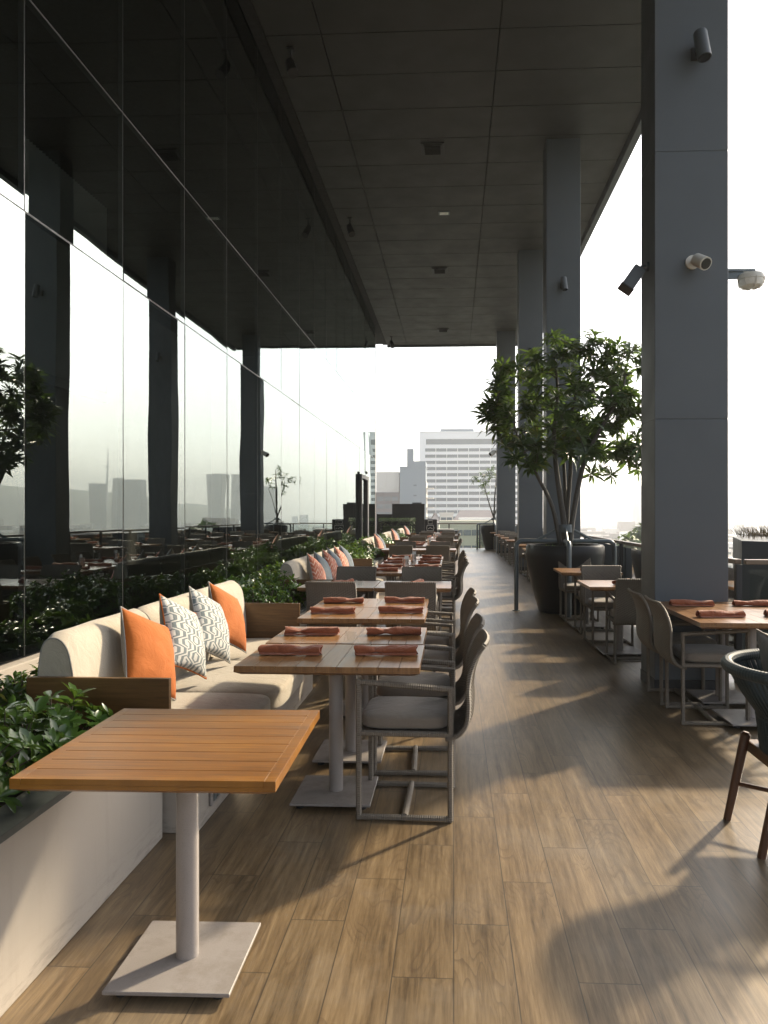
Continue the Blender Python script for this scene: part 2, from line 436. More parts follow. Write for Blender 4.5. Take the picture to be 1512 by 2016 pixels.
# ground, hills
bm = BM()
g = 60
for i in range(g):
    pass
bmesh.ops.create_grid(bm, x_segments=8, y_segments=8, size=3400)
bmesh.ops.translate(bm, verts=bm.verts, vec=(0, 600, -27))
tag(obj('ground', bm, 'city_ground'), 'flat city ground far below the terrace', kind='structure')
def hill(name, pts, depth, label):
    bm = BM(); rows = []
    n = 60
    for r, (dd, hh) in enumerate([(0, 0), (.25, .55), (.5, 1), (.75, .6), (1, 0)]):
        row = []
        for i in range(n + 1):
            t = i / n; s = t * (len(pts) - 1); k = min(int(s), len(pts) - 2); f = s - k
            x = pts[k][0] * (1 - f) + pts[k + 1][0] * f; yv = pts[k][1] * (1 - f) + pts[k + 1][1] * f; h = pts[k][2] * (1 - f) + pts[k + 1][2] * f
            h *= 1 + .12 * mnoise.noise(Vector((t * 14, r, 3)))
            v = Vector((x, yv, 0)); o = v.normalized() * depth * dd
            row.append(bm.verts.new((x + o.x, yv + o.y, -27 + h * hh)))
        rows.append(row)
    for A, B in zip(rows[:-1], rows[1:]):
        for i in range(n): bm.faces.new((A[i], A[i + 1], B[i + 1], B[i]))
    o = obj(name, bm, 'hill', smooth=True); tag(o, label, kind='structure')
hill('hills', [(560, 1900, 40), (800, 1750, 85), (1050, 1500, 105), (1250, 1250, 120), (1350, 950, 95), (1500, 600, 70)], 500, 'hazy wooded hills beyond the city')

# ------------------------------------------------------------------ glass facade
GX = -2.95
fa = thing('glass_facade', 'tall dark mirror glass wall along the left of the terrace', 'glass wall', (GX, 0, 0))
zs = [.52, 3.585, 5.085, ZC + .05]
ys = [-5.6 + 1.5 * i for i in range(1, 23)]
rng = random.Random(5)
for a, b in zip(ys[:-1], ys[1:]):
    for c, d in zip(zs[:-1], zs[1:]):
        bm = BM(); j = [rng.uniform(-.0022, .0022) for _ in range(2)]
        w, h = (b - a) / 2 - .007, (d - c) / 2 - .007
        vs = [bm.verts.new((j[0] * sy + j[1] * sz, sy * w, sz * h)) for sy, sz in ((-1, -1), (1, -1), (1, 1), (-1, 1))]
        bm.faces.new(vs)
        o = obj('glass_pane', bm, 'glass', fa, 'raw', loc=(0, (a + b) / 2, (c + d) / 2))
bm = BM()
for y in ys: box(bm, -.045, -.004, y - .007, y + .007, zs[0], zs[-1])
obj('mullion', bm, 'frame', fa)['kind'] = 'stuff'
bm = BM()
for z in zs[1:3]: box(bm, -.05, -.002, ys[0] - .02, ys[-1] + .02, z - .009, z + .009)
obj('transom', bm, 'frame', fa)
bm = BM(); box(bm, -.30, .06, ys[0], ys[-1], -.1, .50, .008); obj('sill', bm, 'render_wall', fa)
bm = BM(); box(bm, -.2, .0, ys[-1] + .02, ys[-1] + .1, 0, ZC + .05, .005); obj('end_trim', bm, 'groove', fa)
bm = BM(); box(bm, .012, .18, ys[0], 30.28, ZC + .02, ZC + .058); obj('slot', bm, 'groove', fa)
# interior behind the glass
it = thing('interior_room', 'dim restaurant interior seen through the glass wall', 'room', (0, 0, 0)); it['kind'] = 'structure'
bm = BM(); box(bm, -9.39, GX - .32, -6.9, 27.9, .004, .03); obj('sheet', bm, 'groove', it)  # added near-black sheet, its colour stands in for shade on the interior floor
bm = BM(); box(bm, -9.39, GX - .07, -6.9, 27.9, ZC - .9, ZC - .8); obj('inner_ceiling', bm, 'groove', it)
bm = BM(); box(bm, -9.6, -9.4, -7, 32.4, 0, ZC); obj('back_wall', bm, 'interior', it)
bm = BM(); box(bm, -9.4, GX - .06, 28.0, 28.2, 0, ZC); obj('end_wall', bm, 'interior', it)
for n_, yb in enumerate((6.75,)):
    t = thing('window_blind', 'pleated blind hanging behind the dark glass wall', 'blind', (GX - .7, yb, 0))
    bm = BM(); k = 0
    pts = [(.0 + (.03 if i % 2 else 0), -.75 + i * .025) for i in range(60)]
    a = [bm.verts.new((x, y, 2.75)) for x, y in pts]; b = [bm.verts.new((x, y, 4.7)) for x, y in pts]
    for i in range(59): bm.faces.new((a[i], a[i + 1], b[i + 1], b[i]))
    obj('pleated_fabric', bm, 'blind', t)
    bm = BM(); box(bm, -.02, .05, -.78, .78, 2.66, 2.75, .005); obj('bottom_bar', bm, 'interior', t)
for n_, (px, py, pz) in enumerate(((-3.9, 5.6, 2.7), (-4.4, 7.2, 2.75))):
    t = thing('pendant_lamp', ('rounder' if n_ == 0 else 'conical') + ' woven pendant lamp hanging inside the glass', 'pendant lamp', (px, py, pz), 0, 'pendant lamps inside')
    bm = BM()
    prof = [(.05, .42), (.16, .34), (.22, .2), (.2, .06), (.13, -.02)] if n_ == 0 else [(.05, .5), (.1, .34), (.16, .15), (.22, 0)]
    for k in range(18):
        an = k * math.pi / 9
        tube(bm, [(r * math.cos(an), r * math.sin(an), z) for r, z in prof], .007, 5)
    for r, z in prof: tube(bm, [(r * math.cos(q * math.pi / 8), r * math.sin(q * math.pi / 8), z) for q in range(17)], .007, 5, False)
    obj('shade', bm, 'wicker_light', t)
    bm = BM(); tube(bm, [(0, 0, .4), (0, 0, ZC - pz)], .006, 6); obj('cord', bm, 'black', t)

# automatic door in glass near the end
t = thing('sliding_door', 'dark framed glass door with sensor in the glass wall', 'door', (GX, 23.6, 0))
bm = BM(); box(bm, .005, .10, -.95, -.82, .0, 2.75, .006); box(bm, .005, .10, .62, .95, .0, 2.75, .006); box(bm, .005, .10, -.82, .62, 2.62, 2.75, .006); obj('door_frame', bm, 'black', t)
bm = BM(); bm.faces.new([bm.verts.new(v) for v in ((.025, -.815, .02), (.025, .615, .02), (.025, .615, 2.615), (.025, -.815, 2.615))]); obj('door_glass', bm, 'glass', t, 'raw')
bm = BM(); box(bm, .1, .16, -.12, .12, 2.8, 2.88, .02); obj('sensor', bm, 'black', t)
bm = BM(); tube(bm, [(.06, -.7, .9), (.06, -.7, 1.5)], .014, 8); obj('handle', bm, 'chrome', t)

# ------------------------------------------------------------------ columns
def column(y0, y1, x0, x1, label):
    t = thing('pillar', label, 'pillar', ((x0 + x1) / 2, (y0 + y1) / 2, 0), 0, 'dark square pillars')
    w, d = (x1 - x0) / 2, (y1 - y0) / 2
    bm = BM()
    for a, b in ((.10, 2.30), (2.304, 4.56), (4.564, ZC - .002)): box(bm, -w, w, -d, d, a, b, .004, 1)
    box(bm, -w + .004, w - .004, -d + .004, d - .004, .10, ZC - .01)
    obj('cladding', bm, 'column', t)
    bm = BM(); box(bm, -w - .006, w + .006, -d - .006, d + .006, 0.001, .098, .004); obj('plinth', bm, 'black', t)
    return t
C1Y = 6.28
column(C1Y, C1Y + .45, 1.70, 2.31, 'dark square pillar nearest the camera, carrying cameras and lamps')
column(13.75, 14.25, 1.73, 2.36, 'dark square pillar behind the large potted tree')
column(19.5, 20.0, 1.73, 2.36, 'dark square pillar third from the camera')
column(28.1, 28.6, 1.66, 2.36, 'dark square pillar farthest from the camera')

# cylinder wall lights on the pillars
def wall_light(loc, label):
    t = thing('wall_spotlight', label, 'wall light', loc, 0, 'cylinder lights on the pillars')
    bm = BM(); box(bm, -.045, .045, -.03, -.001, -.05, .05, .006); tube(bm, [(0, -.02, 0), (0, -.09, 0)], .018, 8); obj('bracket', bm, 'black', t)
    bm = BM(); a = Vector((0, -.11, .12)); b = Vector((.02, -.16, -.12)); tube(bm, [a, a.lerp(b, .05), b], [.052, .056, .056], 20); obj('housing', bm, 'column', t, 'auto')
    bm = BM(); d = (b - a).normalized(); tube(bm, [b - d * .02, b + d * .002], .048, 20); obj('lens', bm, 'lens', t, 'auto')
    return t
wl = wall_light((2.04, C1Y, 5.37), 'grey cylinder spotlight high on the nearest pillar')
dup(wl, (2.03, 13.75, 5.75), 0, 'grey cylinder spotlight on the pillar behind the potted tree')
dup(wl, (2.03, 19.5, 5.75), 0, 'grey cylinder spotlight on the third pillar')

def cctv(loc, rz, pitch, label, big=1.0, yaw2=0):
    t = thing('security_camera', label, 'security camera', loc, rz, 'security cameras on the pillars')
    bm = BM(); tube(bm, [(0, -.001, 0), (0, -.022, 0)], .062 * big, 16); obj('mount', bm, 'cam_white', t, 'auto')
    bm = BM(); tube(bm, smooth_path([(0, -.02, 0), (0, -.08, 0), (.01, -.12, -.02)], 4), .022 * big, 10); obj('arm', bm, 'cam_white', t, 'auto')
    bm = BM(); d = Vector((math.sin(yaw2) * math.cos(pitch), -math.cos(yaw2) * math.cos(pitch), -math.sin(pitch))); a = Vector((.01, -.10, -.01)) - d * .02
    b = a + d * .15 * big; tube(bm, [a, a + d * .01, b], [.04 * big, .055 * big, .058 * big], 18); obj('body', bm, 'cam_white', t, 'auto')
    bm = BM(); tube(bm, [b - d * .01, b + d * .004], .047 * big, 18); obj('lens', bm, 'lens', t, 'auto')
    return t
cctv((2.01, C1Y, 3.62), 0, R(32), 'ivory bullet camera on the front face of the nearest pillar', .95, R(22))
cctv((1.66, 28.3, 3.9), R(-90), R(30), 'white camera on the side of the farthest pillar', 1.5, R(30))
# box flood at left side of pillar 1
t = thing('side_camera', 'grey box camera on an arm at the left side of the nearest pillar', 'security camera', (1.70, C1Y + .2, 3.66))
bm = BM(); tube(bm, [(-.001, 0, 0), (-.02, 0, 0)], .04, 12); tube(bm, smooth_path([(-.01, 0, 0), (-.06, -.01, .0), (-.085, -.02, -.05)], 5), .012, 8); obj('arm', bm, 'column', t, 'auto')
bm = BM(); box(bm, -.055, .055, -.06, .06, -.215, 0, .012); o = obj('body', bm, 'column', t, 'auto', loc=(-.085, -.02, -.03), rot=(R(-8), R(35), 0))
bm = BM(); box(bm, -.062, .062, -.067, .067, -.225, -.213, .003); obj('hood', bm, 'black', t, loc=(-.085, -.02, -.03), rot=(R(-8), R(35), 0))
# bulkhead lamp at right side
t = thing('bulkhead_lamp', 'white caged floodlight on a bracket at the right side of the nearest pillar', 'floodlight', (2.31, C1Y + .2, 3.60))
bm = BM(); prism(bm, [(.002, -.03), (.30, -.018), (.30, .018), (.002, .03)], .0, .022); prism(bm, [(.002, -.012), (.2, -.01), (.2, .01), (.002, .012)], -.06, -.001); obj('bracket', bm, 'steel', t)
bm = BM(); lathe(bm, [(.03, .0), (.10, -.01), (.112, -.035), (.112, -.06)], 28, (.26, -.02, -.02)); obj('housing', bm, 'cam_white', t, 'auto')
bm = BM(); lathe(bm, [(.106, -.061), (.104, -.085), (.09, -.112), (.055, -.126), (.01, -.129)], 36, (.26, -.02, -.02)); obj('lens', bm, 'lamp_glass', t, 'auto')
bm = BM()
for k in range(8):
    an = k * math.pi / 4
    tube(bm, [(.26 + r * math.cos(an), -.02 + r * math.sin(an), -.02 + z) for r, z in ((.114, -.05), (.110, -.09), (.094, -.119), (.03, -.135))], .004, 5)
obj('cage', bm, 'cam_white', t)
# spotlights in the slot by the glass
def slot_spot(loc, label):
    t = thing('ceiling_spotlight', label, 'spotlight', loc, 0, 'black spotlights along the glass')
    bm = BM(); tube(bm, [(0, 0, 0), (0, 0, -.2)], .015, 8); box(bm, -.05, .05, -.05, .05, -.03, 0, .004); obj('stem', bm, 'black', t)
    bm = BM(); tube(bm, [(-.02, .03, -.17), (.0, 0, -.26), (.06, -.09, -.42)], [.06, .075, .08], 16); obj('housing', bm, 'black', t, 'auto')
    return t
ss = slot_spot((GX + .5, 10.9, ZC), 'black ceiling spotlight nearest the camera by the glass')
dup(ss, (GX + .5, 17.2, ZC), 0, 'black ceiling spotlight midway along the glass')
dup(ss, (GX + .5, 28.8, ZC), 0, 'black ceiling spotlight at the far end by the glass')

# ------------------------------------------------------------------ furniture prototypes
def make_table(name, w, d, planks, axis, mat, label, cat_group=None, plate=.42, frame=True):
    """w along local x, d along local y"""
    t = thing(name, label, 'table', (0, 0, 0), 0, cat_group)
    bm = BM(); zt, th = .75, .045
    hw, hd = w / 2, d / 2
    if frame:
        fw = .06
        if axis == 'x':
            # breadboard ends left/right, planks along x
            n = planks; s = d / n
            for i in range(n):
                box(bm, -hw + .0326, hw - .0326, -hd + i * s + .0012, -hd + (i + 1) * s - .0012, zt - .018, zt, .0004, 1)
            box(bm, -hw, -hw + .032, -hd, hd, zt - .018, zt, .0004, 1); box(bm, hw - .032, hw, -hd, hd, zt - .018, zt, .0004, 1)
        else:
            n = planks; s = w / n
            for i in range(n):
                box(bm, -hw + i * s + .0014, -hw + (i + 1) * s - .0014, -hd, hd, zt - .018, zt, .0004, 1)
    # chamfered under-edge
    a = [(-hw, -hd), (hw, -hd), (hw, hd), (-hw, hd)]
    ch = .028
    lo = [bm.verts.new((x - math.copysign(ch, x), y - math.copysign(ch, y), zt - th)) for x, y in a]
    mid = [bm.verts.new((x - math.copysign(.0003, x), y - math.copysign(.0003, y), zt - .03)) for x, y in a]
    up = [bm.verts.new((x - math.copysign(.0003, x), y - math.copysign(.0003, y), zt - .0181)) for x, y in a]
    for i in range(4):
        j = (i + 1) % 4
        bm.faces.new((lo[i], lo[j], mid[j], mid[i])); bm.faces.new((mid[i], mid[j], up[j], up[i]))
    bm.faces.new(lo[::-1]); bm.faces.new(up)
    obj('tabletop', bm, mat, t)
    bm = BM(); lathe(bm, [(.037, .014), (.037, zt - th - .012)], 28); box(bm, -.15, .15, -.15, .15, zt - th - .011, zt - th - .001); obj('pole', bm, 'white_metal', t, 'auto')
    bm = BM(); h = plate / 2; box(bm, -h, h, -h, h, .022, .034, .002, 1); bp = obj('base_plate', bm, 'white_metal', t)
    for sx in (-1, 1):
        for sy in (-1, 1):
            bm = BM(); lathe(bm, [(.02, 0), (.022, .012), (.012, .0215)], 12, (sx * (h - .045), sy * (h - .045), 0)); obj('glide', bm, 'black', bp, 'auto')
    return t
def make_chair(label):
    t = thing('woven_armchair', label, 'chair', (0, 0, 0), 0, 'grey woven armchairs')
    for s in (-1, 1):
        bm = BM(); y = s * .222; r = .0145
        for a, b in (((-.225, .016), (.225, .016)), ((.225, .004), (.225, .69)), ((.235, .678), (-.235, .645)), ((-.225, .655), (-.225, .004)), ((.225, .425), (-.225, .425))):
            tube(bm, [(a[0], y, a[1]), (b[0], y, b[1])], r, 6, True, .075, .0055)
        obj('side_frame', bm, 'wicker', t)
    bm = BM(); tube(bm, [(0, -.22, .02), (0, .22, .02)], .017, 10); obj('stretcher', bm, 'wicker', t, 'auto')
    bm = BM()
    tube(bm, [(.222, -.21, .42), (.222, .21, .42)], .0145, 6, True, .075, .0055); tube(bm, [(-.222, -.21, .42), (-.222, .21, .42)], .0145, 6, True, .075, .0055)
    box(bm, -.215, .215, -.205, .205, .405, .43, .004)
    obj('seat_base', bm, 'wicker', t)
    bm = BM(); puffy(bm, .005, 0, .472, .44, .405, .075, 6, 10, .003, .014, 2); obj('seat_cushion', bm, 'seat_grey', t, True)
    # back shell, woven
    prof = smooth_path([(-.20, .405), (-.262, .425), (-.302, .48), (-.312, .56), (-.31, .65), (-.322, .73), (-.352, .81), (-.388, .862)], 10)
    prof = [Vector((p[0], p[1])) for p in [(v.x, v.y) for v in [Vector((q[0], q[1], 0)) for q in prof]]]
    bm = BM(); nu = 44; W = .455
    def grid(off, amp):
        rows = []
        for i, p in enumerate(prof):
            a = prof[max(0, i - 1)]; b = prof[min(len(prof) - 1, i + 1)]
            tn = (b - a).normalized(); nn = Vector((-tn.y, tn.x))
            row = []
            for j in range(nu + 1):
                u = j / nu; yy = (u - .5) * W
                edge = min(j, nu - j, len(prof) - 1 - i)
                wv = amp * (1 if (i // 1 + (j // 2)) % 2 else -1) if edge > 0 else 0
                bow = .02 * (1 - (2 * u - 1) ** 2)
                q = p + nn * (off + wv) + Vector((-bow, 0)) * min(1, i / 12)
                row.append(bm.verts.new((q.x, yy, q.y)))
            rows.append(row)
        return rows
    A = grid(.010, .0022); B = grid(-.010, .0022)
    n = len(prof)
    for G in (A, B):
        for i in range(n - 1):
            for j in range(nu): bm.faces.new((G[i][j], G[i][j + 1], G[i + 1][j + 1], G[i + 1][j]))
    for i in range(n - 1):
        for j in (0, nu): bm.faces.new((A[i][j], A[i + 1][j], B[i + 1][j], B[i][j]))
    for j in range(nu):
        for i in (0, n - 1): bm.faces.new((A[i][j], A[i][j + 1], B[i][j + 1], B[i][j]))
    # braided edge
    for s in (-1, 1):
        tube(bm, [(p.x, s * W / 2, p.y) for p in prof], .0125, 6, True, .14, .008)
    tube(bm, [(prof[-1].x - .02 * (1 - (2 * j / 12 - 1) ** 2), (j / 12 - .5) * W, prof[-1].y) for j in range(13)], .0125, 6, True, .14, .008)
    obj('backrest', bm, 'wicker', t)
    return t
CH = [None]
def chair(x, y, face, label):
    """face = direction (deg) of the seat front: 0 = +X, 90 = +Y"""
    j = random.uniform(-2.2, 2.2)
    if CH[0] is None:
        CH[0] = make_chair(label); CH[0].location = (x, y, 0); CH[0].rotation_euler = (0, 0, R(face + j)); return CH[0]
    return dup(CH[0], (x, y, 0), R(face + j), label)
# napkin roll
def make_napkin(seed):
    rg = random.Random(seed)
    bm = BM(); n, m = 30, 20; L = .33
    rings = []
    tw = rg.uniform(-.4, .4); pin = rg.uniform(.25, .75); dp = rg.uniform(.25, .55); wd = rg.uniform(.12, .24)
    for i in range(n + 1):
        u = i / n; x = (u - .5) * L
        pinch = 1 - dp * math.exp(-((u - pin) / wd) ** 2)
        ring = []
        for k in range(m):
            a = 2 * math.pi * k / m
            r = .031 * (1 + .08 * math.sin(3 * a + 5 * u + seed) + .13 * mnoise.noise(Vector((u * 7, math.cos(a) * 1.5 + seed, math.sin(a) * 1.5))))
            yy = r * 1.15 * math.cos(a + tw * u); zz = r * .82 * math.sin(a + tw * u) * pinch
            zz = max(zz, -.022)
            sag = .004 * math.cos(u * 6.28)
            ring.append(bm.verts.new((x + .006 * math.sin(2 * a + seed) * (1 if i in (0, n) else 0), yy * (1 - .12 * (1 - pinch)), zz + .022)))
        rings.append(ring)
    for A, B in zip(rings[:-1], rings[1:]):
        for k in range(m): bm.faces.new((A[k], A[(k + 1) % m], B[(k + 1) % m], B[k]))
    # spiral ends recessed
    for ring, s in ((rings[0], 1), (rings[-1], -1)):
        c = Vector((0, 0, 0))
        for v in ring: c += v.co
        c /= m
        inner = [bm.verts.new(c + (v.co - c) * .72 + Vector((s * .001, 0, 0))) for v in ring]
        deep = [bm.verts.new(c + (v.co - c) * .6 + Vector((s * .02, 0, 0))) for v in ring]
        for k in range(m):
            bm.faces.new((ring[k], ring[(k + 1) % m], inner[(k + 1) % m], inner[k])); bm.faces.new((inner[k], inner[(k + 1) % m], deep[(k + 1) % m], deep[k]))
        bm.faces.new(deep)
    # loose flap line
    a = [bm.verts.new((x * L, .030, .012 + .002 * math.sin(x * 20))) for x in (-.5, -.25, 0, .25, .5)]
    b = [bm.verts.new((x * L, .052, .002)) for x in (-.48, -.25, 0, .25, .49)]
    for i in range(4): bm.faces.new((a[i], a[i + 1], b[i + 1], b[i]))
    me = bpy.data.meshes.new('napkin_roll'); bmesh.ops.recalc_face_normals(bm, faces=bm.faces); bm.to_mesh(me); bm.free()
    me.materials.append(M['napkin']); me.polygons.foreach_set('use_smooth', [True] * len(me.polygons)); me.set_sharp_from_angle(angle=R(50))
    return me
NAP = [make_napkin(s) for s in (1, 4, 7, 12, 19, 23, 31)]
NT_Z = .7525
def napkin(x, y, rz, label, z=NT_Z):
    o = bpy.data.objects.new('napkin_roll', NAP[random.randrange(7)]); link(o)
    o.location = (x, y, z); o.rotation_euler = (0, 0, R(rz + random.uniform(-4, 4)) + (math.pi if random.random() < .5 else 0))
    return tag(o, label, 'napkin', 'rust red rolled napkins')
def acrylic(x, y, label):
    bm = BM()
    for s in (-1, 1):
        vs = [(s * .022, -.035, 0), (s * .022, .035, 0), (0, .035, .06), (0, -.035, .06)]
        bm.faces.new([bm.verts.new(v) for v in vs])
        tube(bm, [vs[0], vs[3]], .0012, 4); tube(bm, [vs[1], vs[2]], .0012, 4)
    o = obj('table_stand', bm, 'acrylic', loc=(x, y, NT_Z)); o.rotation_euler = (0, 0, R(65))
    tag(o, label, 'table stand', 'clear acrylic tent stands')
def holder(x, y, label):
    t = thing('menu_holder', label, 'holder', (x, y, NT_Z), 0, 'metal holders on the tables')
    bm = BM(); lathe(bm, [(.042, 0), (.045, .004), (.045, .13), (.041, .13), (.041, .01)], 20); obj('cup', bm, 'chrome', t, 'auto')
    bm = BM(); box(bm, -.03, .03, -.002, .002, .02, .17); obj('menu_card', bm, 'card', t, rot=(0, R(4), .5))

# pillow
def make_pillow(front, label, piping='grey_linen', back='grey_linen', size=.44, seed=0):
    n = 22; T = .085; h = size / 2
    t = thing('throw_pillow', label, 'pillow', (0, 0, 0), 0, 'throw pillows on the sofas')
    def P(u, v, s):
        x = u * h * (1 - .07 * (1 - v * v)); y = v * h * (1 - .07 * (1 - u * u))
        k = max(0, (1 - u * u) * (1 - v * v)) ** .5
        z = s * T * k * (1 + .10 * mnoise.noise(Vector((u * 2.2, v * 2.2, seed + s))))
        z += .004 * mnoise.noise(Vector((u * 6, v * 6, seed * 2 + s))) * k
        return (x, y, z)
    bm = BM(); rim = {}
    for s, mi in ((1, 0), (-1, 1)):
        g = {}
        for i in range(n + 1):
            for j in range(n + 1):
                u, v = 2 * i / n - 1, 2 * j / n - 1
                u = math.sin(u * math.pi / 2) * .5 + u * .5; v = math.sin(v * math.pi / 2) * .5 + v * .5
                e = i in (0, n) or j in (0, n)
                if e and (i, j) in rim: g[i, j] = rim[i, j]
                else:
                    g[i, j] = bm.verts.new(P(u, v, s))
                    if e: rim[i, j] = g[i, j]
        for i in range(n):
            for j in range(n):
                f = [g[i, j], g[i + 1, j], g[i + 1, j + 1], g[i, j + 1]]
                bm.faces.new(f if s > 0 else f[::-1]).material_index = mi
    edge = [(i, 0) for i in range(n)] + [(n, j) for j in range(n)] + [(i, n) for i in range(n, 0, -1)] + [(0, j) for j in range(n, 0, -1)]
    pts = [rim[e].co.copy() for e in edge]; pts.append(pts[0].copy())
    body = obj('cushion', bm, [front, back], t, True)
    bm = BM(); tube(bm, pts, .0048, 6); obj('piping', bm, piping, body, True)
    return t
def place_pillow(p, bottom, alpha, lean=14, roll=-26):
    """p local: +z is the front face, +y up. bottom = resting point (near lower corner centre)."""
    # columns: x axis -> h, y axis -> up
    a = R(alpha)
    h = Vector((math.cos(a), math.sin(a), 0)); up = Vector((0, 0, 1))
    nf = h.cross(up)          # the front face looks into the terrace, a little towards the near end
    m = Matrix((h, up, nf)).transposed().to_4x4()
    m = m @ Matrix.Rotation(R(-lean), 4, 'X') @ Matrix.Rotation(R(roll), 4, 'Z')
    p.rotation_euler = m.to_euler(); p.location = bottom
    return p

# ------------------------------------------------------------------ banquette sofas
def banquette(y0, y1, dx, nseat, label):
    L = y1 - y0
    t = thing('banquette_sofa', label, 'sofa', (dx, y0, 0), 0, 'cream banquette sofas')
    bm = BM(); box(bm, -1.94, -1.20, .012, L - .012, 0.0, .275, .006); obj('plinth', bm, 'render_wall', t)
    bm = BM(); box(bm, -2.0, -1.318, -.028, -.002, .28, .735, .002, 1); obj('end_panel', bm, 'panel_wood', t)
    bm = BM(); box(bm, -2.0, -1.318, L + .002, L + .028, .28, .735, .002, 1); obj('end_panel', bm, 'panel_wood', t)
    bm = BM(); box(bm, -2.0, -1.975, -.001, L + .001, .28, .72, .002, 1); obj('back_panel', bm, 'panel_wood', t)
    bm = BM(); box(bm, -1.974, -1.24, 0, L, .277, .300, .002, 1); obj('seat_board', bm, 'panel_wood', t)
    s = L / nseat
    for i in range(nseat):
        c = (i + .5) * s
        bm = BM(); puffy(bm, -1.46, c, .372, .82, s - .006, .15, 7, 16, .005, .018, i + dx); o = obj('seat_cushion', bm, 'linen', t, True)
        bm = BM(); n = 14
        prof = []
        # D-shaped back cushion extruded along y with rounded top leaning back
        pr = smooth_path([(-1.965, .0, .44), (-1.972, 0, .70), (-1.955, 0, .87), (-1.92, 0, .93), (-1.865, 0, .932), (-1.82, 0, .885), (-1.795, 0, .79), (-1.775, 0, .62), (-1.765, 0, .44)], 5)
        ny = 16; rows = []
        for j in range(ny + 1):
            v = j / ny; yy = c - s / 2 + .004 + v * (s - .008)
            e = min(v, 1 - v) * (s) ; k = 1 - .10 * max(0, 1 - e / .05) ** 2
            cen = Vector((-1.87, 0, .68)); row = []
            for p in pr:
                q = cen + (Vector((p.x, 0, p.z)) - cen) * k
                w = .006 * mnoise.noise(Vector((q.x * 7, yy * 5 + dx * 9, q.z * 6 + i)))
                row.append(bm.verts.new((q.x + w, yy, q.z + w)))
            rows.append(row)
        for A, B in zip(rows[:-1], rows[1:]):
            for k in range(len(A) - 1): bm.faces.new((A[k], A[k + 1], B[k + 1], B[k]))
            bm.faces.new((A[-1], A[0], B[0], B[-1]))
        bm.faces.new(rows[0]); bm.faces.new(rows[-1][::-1])
        b = obj('back_cushion', bm, 'linen', t, 'auto')
        for yy, k in ((c - s / 2 + .006, .905), (c + s / 2 - .006, .905)):
            bm = BM(); tube(bm, [Vector((-1.87 + (p.x + 1.87) * k, yy, .68 + (p.z - .68) * k)) for p in pr], .005, 6)
            obj('piping', bm, 'grey_linen', b, True)
    return t
banquette(3.36, 6.2, 0, 3, 'cream banquette sofa nearest the camera with orange and maze pillows')
banquette(8.5, 12.5, -.08, 4, 'cream banquette sofa with zigzag orange and slate blue pillows, second from camera')
banquette(16.2, 18.9, -.12, 3, 'cream banquette sofa third from the camera')
banquette(21.6, 24.3, -.2, 3, 'cream banquette sofa fourth from the camera')
banquette(27.6, 29.6, -.2, 2, 'cream banquette sofa farthest away beside the hedge')
t = thing('power_outlet', 'grey outlet box on the white base of the nearest sofa', 'outlet', (-1.20, 3.60, .12))
bm = BM(); box(bm, .001, .018, -.07, .07, -.055, .055, .006); o = obj('cover', bm, 'white_metal', t)
bm = BM(); box(bm, .0185, .022, -.05, -.005, -.035, .035, .003); box(bm, .0185, .022, .008, .05, -.035, .035, .003); obj('socket', bm, 'steel', t)

# ------------------------------------------------------------------ planters by the glass
def low_planter(y0, y1, xf, label, panel_front):
    t = thing('planter_trough', label, 'planter', (0, y0, 0), 0, 'low planters along the glass')
    L = y1 - y0
    bm = BM(); box(bm, xf - .12, xf, .0, L, 0, .52, .006); obj('front_wall', bm, 'render_wall', t)
    bm = BM(); box(bm, xf - .13, xf + .004, -.002, L + .002, .5205, .545, .003); obj('top_strip', bm, 'top_strip', t)  # dark grey strip along the top of the planter wall
    bm = BM(); box(bm, GX + .12, xf - .131, 0, L, .0, .44); obj('soil', bm, 'soil', t)
    return t
low_planter(-1.5, 3.325, -1.345, 'low white planter wall in the foreground under the bare table', False)
low_planter(6.24, 8.46, -1.5, 'low planter between the first and second sofas', True)
low_planter(12.54, 16.16, -1.55, 'low planter between the second and third sofas', True)
low_planter(18.94, 21.56, -1.6, 'low planter between the third and fourth sofas', True)
low_planter(24.34, 27.56, -1.6, 'low planter between the fourth and fifth sofas', True)
# strip behind each sofa
for n_, (a, b, dx) in enumerate(((3.36, 6.2, 0), (8.5, 12.5, -.08), (16.2, 18.9, -.12), (21.6, 24.3, -.2), (27.6, 29.6, -.2))):
    bm = BM(); box(bm, GX + .12, -2.02 + dx, a, b, 0, .40); o = obj('planting_bed', bm, 'soil')
    tag(o, 'narrow strip of soil between glass and the %s sofa' % ORD[n_], 'planting bed')

